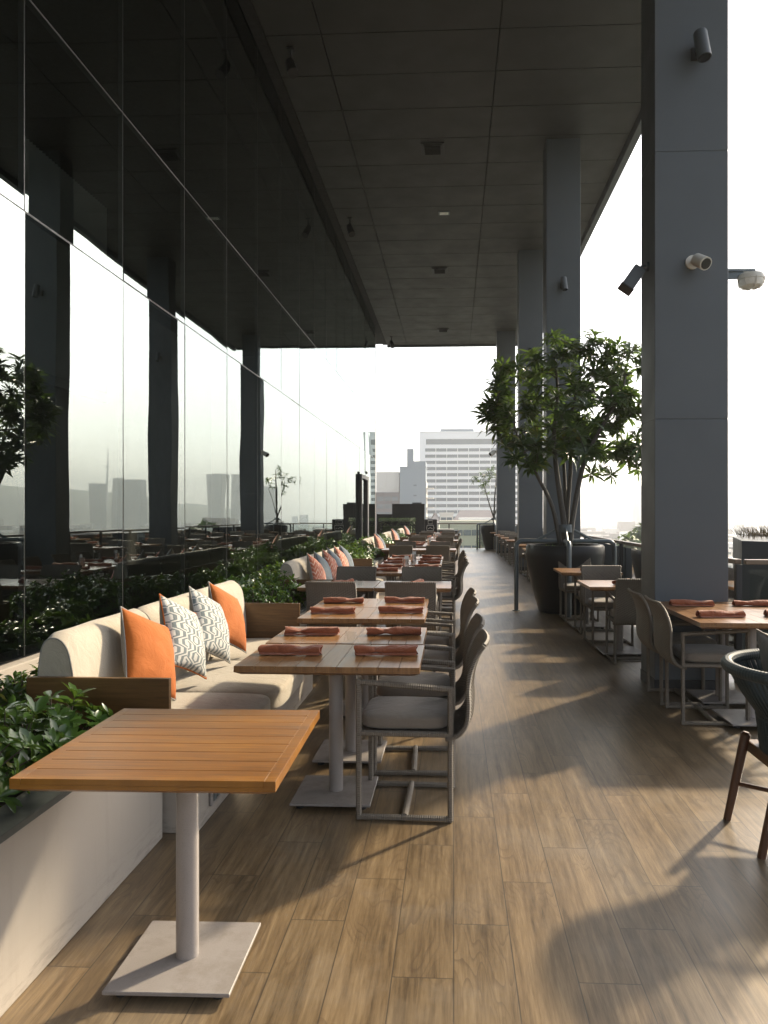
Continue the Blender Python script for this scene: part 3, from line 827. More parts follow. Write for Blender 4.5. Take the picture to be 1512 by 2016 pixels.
def make_shrub(seed, rad, ht, n, mat='leaf', L=.085, W=.034, nl=8):
    rg = random.Random(seed)
    t = thing('leafy_shrub', 'x', 'shrub')
    bm = BM(); sb = BM()
    for i in range(n):
        a = rg.random() * 6.283; q = rg.random() ** .6
        z = ht * (.35 + .65 * (1 - q * q) * rg.uniform(.55, 1.05)) if rg.random() < .75 else ht * rg.uniform(.15, .7)
        p = Vector((math.cos(a) * rad * q, math.sin(a) * rad * q, z))
        ax = Vector((p.x * 1.3, p.y * 1.3, rad * rg.uniform(.5, 1.4))).normalized()
        ax = (ax + Vector((rg.uniform(-.4, .4), rg.uniform(-.4, .4), rg.uniform(-.1, .3)))).normalized()
        k = rg.uniform(.75, 1.2)
        rosette(bm, p, ax, rg.choice((nl - 1, nl, nl)), L * k, W * k, rg.uniform(.85, 1.35), .28, rg, 4, .62)
        b = Vector((p.x * .25, p.y * .25, 0))
        tube(sb, [b, b.lerp(p, .6) + Vector((0, 0, .03)), p], [.006, .004, .0025], 4, False)
    fo = obj('foliage', bm, mat, t, 'raw'); fo.data.polygons.foreach_set('use_smooth', [True] * len(fo.data.polygons)); obj('stems', sb, 'twig', t)
    return t
SH = [make_shrub(s, .34, .40, 80, L=.082, W=.033) for s in (1, 2, 3)]
HD = [make_shrub(s, .33, .42, 70, L=.075, W=.026, nl=7) for s in (11, 12)]
used = set()
def shrub(protos, x, y, z, label, group, sc=1.0):
    p = random.choice(protos)
    if p.name not in used:
        used.add(p.name); r = p; r.location = (x, y, z); r['label'] = label; r['group'] = group
    else: r = dup(p, (x, y, z), 0, label, group)
    r.rotation_euler = (0, 0, random.random() * 6.28); s = sc * random.uniform(.88, 1.14); r.scale = (s, s, s * random.uniform(.9, 1.1))
lab = 'glossy dark green shrub in the foreground planter beside the bare table'
FG = ((-1.80, .9), (-2.05, 1.2), (-1.82, 1.45), (-2.2, 1.75), (-1.79, 1.95), (-2.05, 2.2), (-1.79, 2.40), (-2.45, 2.3), (-1.76, 2.78), (-2.1, 2.75), (-1.70, 3.02), (-2.05, 3.05), (-2.55, 2.9), (-2.5, 1.5))
for (x, y) in ((-2.5, 3.2), (-2.3, 2.95), (-2.62, 2.6), (-2.3, 3.28)):
    shrub(SH, x, y, .46, 'taller leafy shrub by the glass beside the nearest sofa end', 'taller shrubs by the nearest sofa end', .84)
for (x, y) in FG:
    shrub(SH, x, y, .42 - .07 * (y > 2.6), lab, 'shrubs in the foreground planter', .88)
def strip(y0, y1, x0, x1, n, z, label, group, protos, sc):
    for i in range(n): shrub(protos, random.uniform(x0, x1), y0 + (i + .5) * (y1 - y0) / n + random.uniform(-.1, .1), z, label, group, sc)
strip(3.3, 6.2, -2.55, -2.25, 7, .34, 'leafy shrub squeezed between glass and the nearest sofa back', 'shrubs behind the nearest sofa', SH, .78)
strip(6.5, 8.2, -1.98, -1.82, 5, .40, 'dense leafy shrub at the front of planter between first and second sofas', 'shrubs between first and second sofas', HD, 1.0)
strip(6.35, 8.4, -2.55, -2.3, 5, .42, 'leafy shrub by the glass between first and second sofas', 'shrubs by glass between first and second sofas', SH, .85)
strip(8.5, 12.5, -2.6, -2.35, 8, .40, 'leafy shrub between glass and the second sofa back', 'shrubs behind the second sofa', SH, .8)
strip(12.75, 16.0, -1.95, -1.85, 6, .42, 'bright leafy shrub in planter between second and third sofas', 'shrubs between second and third sofas', HD, 1.0)
strip(12.6, 16.1, -2.6, -2.35, 6, .42, 'leafy shrub by the glass between second and third sofas', 'shrubs by glass between second and third sofas', SH, .85)
strip(16.2, 21.5, -2.65, -2.4, 8, .42, 'leafy shrub by the glass beside the third sofa', 'shrubs beside the third sofa', SH, .85)
strip(19.1, 21.5, -2.05, -1.9, 4, .42, 'leafy shrub in planter between third and fourth sofas', 'shrubs between third and fourth sofas', HD, 1.0)
strip(21.6, 27.4, -2.7, -2.45, 8, .42, 'leafy shrub by the glass beside the fourth sofa', 'shrubs beside the fourth sofa', SH, .85)
strip(24.6, 27.4, -2.1, -1.95, 4, .42, 'leafy shrub in planter between fourth and fifth sofas', 'shrubs between fourth and fifth sofas', HD, 1.0)

# ------------------------------------------------------------------ tables, left side
t1 = make_table('cafe_table', .76, .75, 9, 'x', 'teak_x', 'bare glossy orange teak table closest to the camera', 'square wooden tables', .395)
t1.location = (-.885, 2.395, 0); t1.rotation_euler = (0, 0, R(1.0))
TB = make_table('cafe_table', .92, .62, 9, 'y', 'teak_y', 'two-place teak table joined to another, first beyond the bare table', 'square wooden tables', .41)
TB.location = (-.625, 3.87, 0)
left_tables = [(-.625, 3.87), (-.635, 4.52), (-.665, 5.52), (-.68, 6.15)]
tname = ['first table beyond the bare one', 'second table beyond the bare one', 'third table beyond the bare one', 'fourth table beyond the bare one']
for i, (x, y) in enumerate(left_tables):
    if i: dup(TB, (x, y, 0), 0, 'dull teak table with napkins, %s' % tname[i])
    for s, nm in ((-1, 'sofa side'), (1, 'aisle side')):
        napkin(x + s * .255 + .01, y + random.uniform(-.04, .03), 0, 'rust napkin roll, %s, %s' % (nm, tname[i]))
acrylic(-.60, 4.26, 'clear acrylic stand between the first pair of tables')
acrylic(-.58, 5.86, 'clear acrylic stand between the second pair of tables')
cn = 0
for y in (3.79, 4.41, 5.38, 6.02):
    chair(-.235, y, 180, 'grey woven armchair facing the nearest sofa, %s from the camera' % ORD[cn]); cn += 1
# perpendicular groups
TP = make_table('cafe_table', .78, .78, 8, 'x', 'teak_y', 'pale teak square table between first and second sofas, planter side', 'square wooden tables', .44)
def perp(y, x0, k, first=False):
    nm = ['between first and second sofas', 'beside the third sofa', 'beside the third planter', 'beside the fourth planter'][k]
    for i, x in enumerate((x0 + .395, x0 + 1.185)):
        side = ('planter side', 'aisle side')[i]
        if first and i == 0: TP.location = (x, y, 0)
        else: dup(TP, (x, y, 0), 0, 'pale teak square table %s, %s' % (nm, side))
        chair(x + .07 - .05 * i, y - .64, 90, 'woven armchair turned away from camera %s, %s' % (nm, side))
        chair(x + .04, y + .52, -90, 'woven armchair facing the camera %s, %s' % (nm, side))
        napkin(x + .02, y - .02, 62 if i == 0 else 75, 'rust napkin bundle on table %s, %s' % (nm, side))
perp(7.78, -1.60, 0, True)
acrylic(-.98, 7.62, 'clear acrylic stand on the pale table between first and second sofas')
perp(15.65, -1.52, 1)
perp(21.0, -1.45, 2)
perp(26.2, -1.4, 3)
r2 = [9.25, 9.9, 10.75, 11.4, 12.25]
for i, y in enumerate(r2):
    nm = '%s table along the second sofa' % ORD[i]
    dup(TB, (-.64, y + .31, 0), 0, 'teak table reflecting the sky, %s' % nm)
    for s, sd in ((-1, 'sofa side'), (1, 'aisle side')): napkin(-.63 + s * .26, y + .28, 0, 'dark red napkin roll, %s, %s' % (sd, nm))
    chair(-.22, y + .28, 180, 'woven armchair facing the second sofa, %s from the camera' % ORD[i])
holder(-.66, 10.1, 'metal menu holder on the second table along the second sofa')
holder(-.62, 11.3, 'metal menu holder on the fourth table along the second sofa')
for j, (nm2, ys_) in enumerate((('third', [16.95, 17.6, 18.45]), ('fourth', [22.4, 23.05, 23.7]), ('fifth', [28.2, 28.9]))):
    for i, y in enumerate(ys_):
        dup(TB, (-.64 - .02 * j, y + .31, 0), 0, 'far teak table, %s along the %s sofa' % (ORD[i], nm2))
        for s, sd in ((-1, 'sofa side'), (1, 'aisle side')): napkin(-.63 + s * .26, y + .28, 0, 'napkin roll, %s, %s table by %s sofa' % (sd, ORD[i], nm2))
        chair(-.2, y + .28, 180, 'woven armchair facing the %s sofa, %s from the camera' % (nm2, ORD[i]))
holder(-.6, 18.0, 'metal menu holder on the second table along the third sofa')
holder(-.6, 23.2, 'metal menu holder on a table along the fourth sofa')

# pillows
def pl(front, bottom, alpha, label, seed, piping='grey_linen', lean=20, roll=-24, size=.44):
    p = make_pillow(front, label, piping, 'grey_linen', size, seed)
    place_pillow(p, bottom, alpha, lean, roll)
    return p
pl('orange', (-1.655, 3.90, .735), 84, 'plain orange pillow nearest the camera on the nearest sofa', 1)
pl('maze', (-1.63, 4.34, .755), 88, 'grey and white maze pattern pillow with yellow piping', 2, 'orange')
pl('maze', (-1.625, 4.81, .755), 88, 'grey and white maze pattern pillow next to the farther orange pillow', 3)
pl('orange', (-1.64, 5.24, .745), 86, 'plain orange pillow at the far end of the nearest sofa', 4)
seq = [('zig', 9.1), ('blue', 9.55), ('zig', 10.15), ('blue', 10.55), ('zig', 11.15), ('blue', 11.65)]
for i, (f, y) in enumerate(seq):
    pl(f, (-1.71, y, .745), 86, ('orange zigzag' if f == 'zig' else 'plain slate blue') + ' pillow on the second sofa, %s from the camera' % ORD[i // 2], 10 + i)
for j, (nm2, y, dx) in enumerate((('third', 16.9, -.12), ('fourth', 22.5, -.2), ('fifth', 28.3, -.2))):
    pl('zig', (-1.60 + dx, y, .755), 86, 'orange zigzag pillow on the %s sofa' % nm2, 20 + j, size=.48)
    pl('blue', (-1.60 + dx, y + .5, .755), 86, 'slate blue pillow behind the zigzag one on the %s sofa' % nm2, 30 + j, size=.48)

# ------------------------------------------------------------------ right side tables
tr = [(2.11, 5.36), (2.11, 5.96)]
for i, (x, y) in enumerate(tr):
    dup(TB, (x + .02, y, .012), 0, 'teak table in front of the nearest pillar, ' + ('camera side' if i == 0 else 'pillar side'))
    napkin(x - .20, y - .02 + .04 * i, 3 if i == 0 else -6, 'rust napkin roll, aisle side of the %s table by the nearest pillar' % ('front' if i == 0 else 'back'), .765)
    napkin(x + .30, y + .02, 0, 'rust napkin roll, railing side of the %s table by the nearest pillar' % ('front' if i == 0 else 'back'), .765)
    chair(1.86, y + .14 - .06 * i, 0, 'woven armchair facing right at the table by the nearest pillar, ' + ('camera side' if i == 0 else 'pillar side'))
    chair(2.72, y + .05, 180, 'woven armchair on the railing side by the nearest pillar, ' + ('camera side' if i == 0 else 'pillar side'))
def rtable(x, y, k, nm):
    dup(TP, (x + .40, y, 0), 0, 'square teak table %s' % nm)
    chair(x + .44, y - .42, 90, 'woven armchair facing away from camera %s' % nm)
    chair(x + .40, y + .60, -90, 'woven armchair facing the camera %s' % nm)
    napkin(x + .42, y - .05, 50, 'folded rust napkin on the table %s' % nm)
rtable(1.39, 8.0, 0, 'just behind the nearest pillar')
rtable(1.37, 9.85, 1, 'next to the large potted tree')
for i, y in enumerate((15.9, 17.9, 21.2, 23.2, 25.2, 27.0, 30.2)):
    rtable(1.5, y, 2, 'beyond the large pot, %s in the right row' % ORD[i])

# rope chair on the right
def rope_chair(loc, rz):
    t = thing('rope_armchair', 'dark teal rope armchair with brown wooden legs at the right edge', 'chair', loc, rz)
    # faces +x local; U-shaped rim open to +x
    def U(r, z, n=36, ext=.16, ry=1.0):
        pts = []
        for k in range(n + 1):
            a = math.pi * (.5 + k / n)
            pts.append(Vector((r * math.cos(a), r * ry * math.sin(a), z)))
        pts = [Vector((ext, r * ry, z))] + pts + [Vector((ext, -r * ry, z))]
        return pts
    rim = U(.375, .785); midr = U(.245, .575, ext=.12); low = U(.225, .40, ext=.14)
    rim = [Vector((p.x, p.y, p.z - .05 * max(0, p.x) / .16)) for p in rim]
    bm = BM(); tube(bm, rim, .028, 12, True, .03, .009); obj('top_rim', bm, 'rope', t)
    bm = BM()
    for A, B, C in zip(rim, midr, low):
        for o in (-.009, .009):
            d = Vector((o * .7, o, 0)); tube(bm, [A + d, A.lerp(B, .5) + d + Vector((0, 0, -.012)), B + d * .8], .0062, 5)
            tube(bm, [B + d * .8, C + d * .9], .0062, 5)
    obj('rope_back', bm, 'rope', t)
    bm = BM()
    for dz in (-.016, 0, .016): tube(bm, [p + Vector((0, 0, dz)) for p in midr], .009, 6, True, .1, .012)
    obj('waist_band', bm, 'rope', t)
    bm = BM(); box(bm, -.22, .25, -.245, .245, .33, .385, .008); obj('seat_frame', bm, 'panel_wood', t)
    bm = BM(); puffy(bm, .03, 0, .43, .46, .44, .10, 6, 10, .003, .02, 4); obj('seat_cushion', bm, 'grey_linen', t, True)
    legs = {}
    for sx in (-1, 1):
        for sy in (-1, 1):
            top = Vector((sx * .235, sy * .20, .42 if sx < 0 else .40)); bot = Vector((sx * .325, sy * .20, .0))
            bm = BM(); tube(bm, [top + (top - bot) * .03, top, bot + (top - bot) * .5, bot], [.014, .024, .022, .018], 12); obj('leg', bm, 'dark_wood', t, 'auto'); legs[sx, sy] = (top, bot)
    bm = BM()
    f = .62
    P = {k: v[0].lerp(v[1], f) for k, v in legs.items()}
    tube(bm, [P[-1, -1], P[1, 1]], .011, 8); tube(bm, [P[-1, 1] + Vector((0, 0, .023)), P[1, -1] + Vector((0, 0, .023))], .011, 8); obj('cross_brace', bm, 'dark_wood', t)
    return t
RC = (1.665, 3.46, 0)
rope_chair(RC, R(0))
p = make_pillow('grey_linen', 'soft grey pillow leaning in the rope armchair', 'linen', 'grey_linen', .42, 77)
p.location = (1.60, 3.56, .72); p.rotation_euler = Matrix(((0, -.35, .94), (1, 0, 0), (0, .94, .35))).transposed().to_euler() if False else (R(70), 0, R(90))

# ------------------------------------------------------------------ potted trees
def pot(loc, label, k=1.0):
    t = thing('planter_pot', label, 'pot', loc, 0, 'large black plant pots')
    bm = BM()
    prof = [(.37, 0), (.40, .02), (.50, .35), (.575, .70), (.60, .88), (.595, 1.0), (.575, 1.03), (.53, 1.03), (.52, .95)]
    lathe(bm, [(r * k, z) for r, z in prof], 40, cap1=False); obj('bowl', bm, 'pot', t, 'auto')
    bm = BM(); lathe(bm, [(.525 * k, .93), (.3, .97), (.02, .98)], 24, cap0=False); obj('soil', bm, 'soil', t, True)
    bm = BM(); rg = random.Random(3)
    for i in range(90):
        a = rg.random() * 6.28; r = .5 * rg.random() ** .5
        rosette(bm, Vector((r * math.cos(a), r * math.sin(a), .97)), Vector((0, 0, 1)), 5, .07, .02, 1.0, .3, rg, 2)
    o = obj('ground_cover', bm, 'leaf', t, 'raw'); o['kind'] = 'stuff'
    return t
def guard(loc, label, sx=.68, rz=0):
    t = thing('tree_guard', label, 'tree guard', loc, rz, 'tubular tree guards')
    def hoop(ax):
        h = 1.085; r = .09; pts = []
        P = lambda s, z: (s, 0, z) if ax == 'x' else (0, s, z)
        pts = [P(-sx, .0), P(-sx, h - r)] + [P(-sx + r - r * math.cos(a), h - r + r * math.sin(a)) for a in (R(22), R(45), R(68), R(90))]
        q = [P(sx - r + r * math.sin(a), h - r + r * math.cos(a)) for a in (0, R(22), R(45), R(68), R(90))]
        return pts + q + [P(sx, .0)]
    for ax in 'xy':
        bm = BM(); tube(bm, hoop(ax) if ax == 'x' else [(p[0], p[1], p[2] - .003) for p in hoop(ax)], .034, 14)
        for s in (-1, 1):
            c = (s * sx, 0, 0) if ax == 'x' else (0, s * sx, 0); lathe(bm, [(.06, .0), (.06, .012), (.036, .014)], 14, c)
        obj('hoop', bm, 'steel', t, 'auto')
    bm = BM(); lathe(bm, [(.10, 1.22), (.125, 1.22), (.125, 1.34), (.10, 1.34), (.10, 1.22)], 20, cap0=False, cap1=False); obj('collar', bm, 'steel', t, 'auto')
    for d in ((1, 0), (-1, 0), (0, 1), (0, -1)):
        bm = BM(); tube(bm, [(d[0] * .11, d[1] * .11, 1.27), (d[0] * .42, d[1] * .42, 1.10)], .022, 8); obj('strut', bm, 'steel', t, 'auto')
    return t
def tree(loc, stems, clusters, label, leafL, leafW, nl, seed, spread=.0, thin=1.0, sub=3):
    t = thing('potted_tree', label, 'tree', loc, 0)
    rg = random.Random(seed)
    bm = BM(); nodes = []
    for st in stems:
        pts = smooth_path(st[1:], 6); n = len(pts); r0 = st[0]
        rr = [r0 * (1 - .75 * i / (n - 1)) for i in range(n)]
        tube(bm, pts, rr, 9); nodes += [(p, r) for p, r in zip(pts, rr)][n // 3:]
    tips = []
    for (cx_, cy_, cz_, rx, rz_, cnt) in clusters:
        for i in range(cnt):
            while True:
                q = Vector((rg.uniform(-1, 1), rg.uniform(-1, 1), rg.uniform(-1, 1)))
                if .25 < q.length < 1: break
            tips.append(Vector((cx_ + q.x * rx, cy_ + q.y * rx, cz_ + q.z * rz_)))
    tips.sort(key=lambda p: min((p - n_[0]).length for n_ in nodes))
    fb = BM()
    for p in tips:
        best = min(nodes, key=lambda n_: (p - n_[0]).length + (.6 if n_[0].z > p.z else 0))
        b, r = best; mid = b.lerp(p, .5) + Vector((rg.uniform(-.04, .04), rg.uniform(-.04, .04), -.05 * (p - b).length + rg.uniform(0, .05)))
        r1 = min(r * .8, .017 * thin)
        path = smooth_path([b, mid, p], 4); m = len(path)
        tube(bm, path, [r1 + (.004 - r1) * i / (m - 1) for i in range(m)], 5)
        nodes += [(path[i], .008) for i in (m // 2, m - 1)]
        ax = ((p - b).normalized() * .6 + Vector((rg.uniform(-.35, .35), rg.uniform(-.35, .35), rg.uniform(.15, .9)))).normalized()
        k = rg.uniform(.75, 1.2)
        rosette(fb, p, ax, rg.randint(nl - 4, nl + 3), leafL * k, leafW * k, rg.uniform(.9, 1.45), .45, rg, sub, .58)
    obj('trunk', bm, 'bark', t, True); cr = obj('crown', fb, 'tree_leaf', t, 'raw'); cr.data.polygons.foreach_set('use_smooth', [True] * len(cr.data.polygons))
    return t
PX, PY = 1.71, 11.35
pot((PX, PY, 0), 'large tapering black pot holding the full leafy tree')
guard((PX, PY, 0), 'grey tubular guard around the large pot nearer the camera', .74, R(-4))
stems = [
    [.055, (0, 0, .95), (-.02, 0, 1.4), (-.12, .0, 2.1), (-.16, .05, 2.7), (-.1, .1, 3.4), (-.15, .1, 3.9)],
    [.045, (.03, .02, .95), (.04, .05, 1.5), (.10, .1, 2.2), (.1, .1, 2.9), (.25, .2, 3.6), (.35, .1, 4.0)],
    [.05, (.06, -.02, .95), (.12, -.05, 1.5), (.28, -.1, 2.3), (.55, -.15, 2.85), (.8, -.2, 3.3), (.9, -.1, 3.6)],
    [.04, (-.06, -.02, .95), (-.2, -.08, 1.6), (-.45, -.15, 2.1), (-.72, -.2, 2.6), (-.8, -.2, 2.95)],
    [.04, (0, .05, .95), (.04, .2, 1.6), (.05, .5, 2.4), (0, .7, 3.1), (-.1, .7, 3.6)],
]
clusters = [(-.15, 0, 3.9, .5, .36, 27), (.45, 0, 4.0, .4, .28, 18), (.6, 0, 3.5, .6, .42, 24), (-.75, -.1, 3.3, .40, .46, 24), (-.60, -.2, 2.38, .44, .32, 27), (.98, -.1, 2.9, .36, .5, 30),
            (.15, .1, 3.1, .72, .48, 36), (1.0, 0, 2.4, .32, .26, 20), (0, .5, 2.9, .6, .6, 12), (-1.08, 0, 3.1, .24, .24, 12), (-.9, -.1, 3.75, .22, .18, 7), (.25, .1, 2.5, .45, .25, 16), (.95, 0, 3.8, .3, .25, 14), (-.8, 0, 2.85, .34, .3, 15), (.1, -.3, 2.85, .5, .35, 16), (.5, 0, 2.15, .3, .15, 4)]
tree((PX, PY, 0), stems, clusters, 'full leafy multi-stemmed tree growing in the large black pot', .215, .050, 18, 21)
PX2, PY2 = 1.72, 32.0 - .9
pot((PX2, PY2, 0), 'black pot at the far end under the sparse tree', .98)
guard((PX2, PY2, 0), 'dark tubular guard around the far pot', .72, R(0))
stems2 = [[.05, (0, 0, .95), (0, 0, 1.5), (.02, 0, 2.2), (.08, 0, 2.9), (.1, 0, 3.4)], [.035, (0, 0, 1.3), (-.2, 0, 1.9), (-.4, 0, 2.6), (-.5, 0, 3.0)], [.03, (0, 0, 1.4), (.2, .1, 2.0), (.4, .1, 2.6)]]
clusters2 = [(-.55, 0, 2.95, .35, .35, 9), (-.1, 0, 3.2, .4, .35, 9), (.3, 0, 2.9, .35, .35, 7), (-.3, 0, 2.5, .5, .3, 5)]
tree((PX2, PY2, 0), stems2, clusters2, 'sparse thin-leaved tree in the far black pot', .21, .05, 9, 8, thin=.8)

# ------------------------------------------------------------------ railings
def railing(name, pts, label, posts=1.5, top=1.10):
    t = thing(name, label, 'railing', (0, 0, 0), 0, 'glass railings round the terrace')
    for (x0, y0), (x1, y1) in zip(pts[:-1], pts[1:]):
        a, b = Vector((x0, y0, 0)), Vector((x1, y1, 0)); L = (b - a).length; d = (b - a) / L; n = max(1, round(L / posts))
        ang = math.atan2(d.y, d.x)
        bm = BM(); box(bm, 0, L, -.03, .03, top - .045, top, .008); obj('handrail', bm, 'handrail', t, loc=a, rot=(0, 0, ang))
        for i in range(n):
            s0, s1 = i * L / n, (i + 1) * L / n
            bm = BM(); bm.faces.new([bm.verts.new(v) for v in ((s0 + .045, 0, .08), (s1 - .045, 0, .08), (s1 - .045, 0, top - .09), (s0 + .045, 0, top - .09))]); obj('glass_panel', bm, 'rail_glass', t, 'raw', loc=a, rot=(0, 0, ang))
            bm = BM(); box(bm, s0 - .03, s0 + .03, -.025, .025, 0, top - .046, .004); obj('post', bm, 'black', t, loc=a, rot=(0, 0, ang))
    return t
railing('glass_railing', [(2.52, 6.62), (2.52, 32.3)], 'glass railing with bronze handrail running along the right edge')
railing('glass_railing', [(2.5, 32.3), (-2.9, 32.3)], 'glass railing across the far end of the terrace')
railing('glass_railing', [(6.1, 6.58), (2.56, 6.58)], 'glass railing with bronze handrail right of the nearest pillar', 1.7)
# dark planter outside
t = thing('outer_planter', 'tall dark planter box with dry grass beyond the right railing', 'planter', (0, 0, 0))
bm = BM(); poly = [(3.7, 9.9), (3.22, 8.35), (3.45, 8.1), (3.55, 7.0), (5.6, 7.0), (5.6, 9.9)]
prism(bm, poly[::-1], -6, 1.2); obj('casing', bm, 'column', t)
bm = BM(); rg = random.Random(9)
for i in range(2200):
    x = rg.uniform(3.3, 5.5); y = rg.uniform(7.2, 9.8)
    if x < (3.24 + max(0, y - 8.35) * .31 if y > 8.3 else 3.5): continue
    h = rg.uniform(.08, .2); d = Vector((rg.uniform(-.5, .5), rg.uniform(-.5, .5), 1))
    leaf(bm, Vector((x, y, 1.2)), d, Vector((1, 0, .1)), h, .014, .2, 2)
obj('dry_grass', bm, 'grass', t, 'raw')['kind'] = 'stuff'

# ------------------------------------------------------------------ far end of terrace
t = thing('screen_wall', 'stepped dark panel screen at the far end behind the hedge', 'screen', (0, 30.9, 0))
bm = BM(); box(bm, -2.60, -1.22, -.06, .06, 0, 1.93, .004); obj('tall_panel', bm, 'black', t)
bm = BM(); box(bm, -3.25, -2.604, -.05, .05, 0, 1.5, .004); obj('low_panel', bm, 'black', t)
bm = BM(); box(bm, -1.75, -1.35, -.05, .05, 1.932, 1.99, .004); obj('cap', bm, 'column', t)
t = thing('hedge', 'clipped dark green hedge in front of the dark screen', 'hedge', (-2.2, 30.1, 0))
bm = BM(); rg = random.Random(4)
for i in range(1500):
    x = rg.uniform(-.85, .62); y = rg.uniform(-.4, .4); z = .5 + rg.random() * .82
    if rg.random() < .6: z = 1.32 - rg.random() * .12
    p = Vector((x, y, z)); rosette(bm, p, Vector((x * .3, y - .3, .6)), 4, .055, .026, 1.1, .2, rg, 2)
obj('foliage', bm, 'hedge', t, 'raw')
bm = BM(); box(bm, -.7, .47, -.25, .25, 0, 1.0); obj('branches', bm, 'hedge', t)
t = thing('service_station', 'black service stand with white emblem panel at the far railing', 'stand', (-1.0, 31.6, 0))
bm = BM(); box(bm, -.3, .3, -.25, .25, 0, 1.28, .04); obj('cabinet', bm, 'black', t)
bm = BM()
tube(bm, [(-.09, -.262, 1.22), (.09, -.262, 1.22), (.09, -.262, 1.08), (-.09, -.262, 1.08), (-.09, -.262, 1.22)], .012, 6)
tube(bm, [(x, -.262, z) for x, z in ((-.13, 1.02), (-.16, .9), (-.13, .78), (.13, .78), (.16, .9), (.13, 1.02), (-.13, 1.02))], .014, 6)
tube(bm, [(-.1, -.262, .86), (0, -.262, .92), (.1, -.262, .86)], .012, 6)
obj('emblem', bm, 'cam_white', t)
t = thing('side_counter', 'low black counter with white top by the far railing', 'counter', (-.3, 31.4, 0))
bm = BM(); box(bm, -.35, .5, -.3, .3, .0, .80, .01); obj('body', bm, 'black', t)
bm = BM(); box(bm, -.4, .3, -.3, .3, .803, .86, .006); obj('top', bm, 'cam_white', t)

# ------------------------------------------------------------------ city
def block(name, x0, x1, y0, depth, z1, wall, label, floors, nwin, cat='building', z0=-27, wtop=.8, wbot=.3, margin=.06, skip_top=0, group=None, side=False, fh=3.3, roofw=True):
    t = thing(name, label, cat, ((x0 + x1) / 2, y0, 0), 0, group)
    W = x1 - x0
    bm = BM(); box(bm, -W / 2, W / 2, 0, depth, z0, z1); obj('wall', bm, wall, t)
    if roofw:
        bm = BM(); box(bm, -W / 2 - .2, W / 2 + .2, -.2, depth + .2, z1 + .01, z1 + .5); obj('roof', bm, wall, t)
    for f in range(floors):
        zt = z1 - skip_top - f * fh
        bm = BM(); ww = W * (1 - 2 * margin) / nwin
        for k in range(nwin):
            xa = -W / 2 + W * margin + k * ww
            box(bm, xa + ww * (.05 if W < 40 else .025), xa + ww * (.95 if W < 40 else .975), -.12, .02, zt - fh * wtop, zt - fh * wbot)
        obj('window_row', bm, 'window', t)
    return t
def PXY(px, Y): return (px - 893) / 1440 * Y
Y = 390
t = block('office_block', PXY(826, Y), PXY(1040, Y), Y, 30, 45, 'bld_white', 'white high-rise block with long window bands behind the terrace', 12, 9, z0=-27, wtop=.90, wbot=.40, margin=.05, skip_top=7.2)
bm = BM(); box(bm, -25.5, 27, -.15, .02, 45 - 6.4, 45 - 3.6); obj('top_window_band', bm, 'window', t)
bm = BM(); box(bm, -18, 0, 4, 12, 45.52, 47.3); box(bm, 12, 22, 6, 14, 45.52, 48.5); obj('roof_plant', bm, 'bld_grey', t)
Y = 300
block('grey_block', PXY(787, Y), PXY(838, Y), Y, 14, 20.5, 'bld_grey', 'blue grey windowless apartment block in front of the white high-rise', 0, 1)
t = bpy.data.objects['grey_block']
bm = BM(); box(bm, .2, 5.3, .02, 13, 21.01, 23.2); box(bm, -2.4, .15, 1, 8, 21.01, 28.4); obj('stair_tower', bm, 'bld_grey', t)
bm = BM()
for k in range(4): box(bm, 0.3, 1.6, -.1, .02, 13 - k * 4.2, 13.6 - k * 4.2)
obj('small_windows', bm, 'window', t)
bm = BM()
for k in range(5): box(bm, 5.5, 8.5, 1, 12, 12 - k * 4, 12.3 - k * 4)
box(bm, 5.4, 5.6, 1, 12, -10, 15)
obj('balconies', bm, 'bld_cream', t)
block('brown_block', PXY(738, Y), PXY(786, Y), Y + 2, 14, 10, 'bld_brown', 'brown apartment block with white roof storey beside the grey one', 8, 3, wtop=.8, wbot=.25, fh=3.2, margin=.05, skip_top=.5)
t = bpy.data.objects['brown_block']
bm = BM(); box(bm, -4.8, 4.6, .8, 12, 10.5, 19); box(bm, -4.2, -1, .5, .79, 12, 17.5); box(bm, 1.5, 3.5, .5, .79, 12, 17.5); obj('roof_storey', bm, 'bld_cream', t)
# near ochre house below
Y = 150
t = block('ochre_house', PXY(866, Y), PXY(990, Y), Y, 10, -.4, 'bld_yellow', 'ochre house with small square windows below the far railing', 3, 6, wtop=.78, wbot=.42, margin=.10, skip_top=.0, fh=3.2)
def gable(name, x0, x1, y0, d, z0, z1, wall, label, group=None):
    t = thing(name, label, 'house', ((x0 + x1) / 2, y0, 0), 0, group); w = (x1 - x0) / 2
    bm = BM(); box(bm, -w, w, 0, d, -27, z0); obj('wall', bm, wall, t)
    bm = BM()
    a = [bm.verts.new(v) for v in ((-w - .5, -.6, z0), (w + .5, -.6, z0), (w + .5, d + .6, z0), (-w - .5, d + .6, z0))]
    b = [bm.verts.new(v) for v in ((-w + 2, d / 2, z1), (w - 2, d / 2, z1))]
    bm.faces.new((a[0], a[1], b[1], b[0])); bm.faces.new((a[2], a[3], b[0], b[1])); bm.faces.new((a[1], a[2], b[1])); bm.faces.new((a[3], a[0], b[0])); bm.faces.new(a[::-1])
    obj('roof', bm, 'roof_tile', t)
    bm = BM()
    for k in range(5): box(bm, -w + (k + .5) * w * .38, -w + (k + .5) * w * .38 + w * .22, -.1, .02, z0 - 2.4, z0 - .9)
    obj('window', bm, 'window', t)
    return t
gable('hip_roof_house', PXY(892, 200), PXY(980, 200), 200, 14, -1.0, 2.6, 'bld_cream', 'long house with grey hipped roof below the white high-rise')
gable('hip_roof_house', PXY(846, 230), PXY(866, 230), 230, 10, -1.5, 1.9, 'bld_cream', 'small house with grey roof at the foot of the grey block')
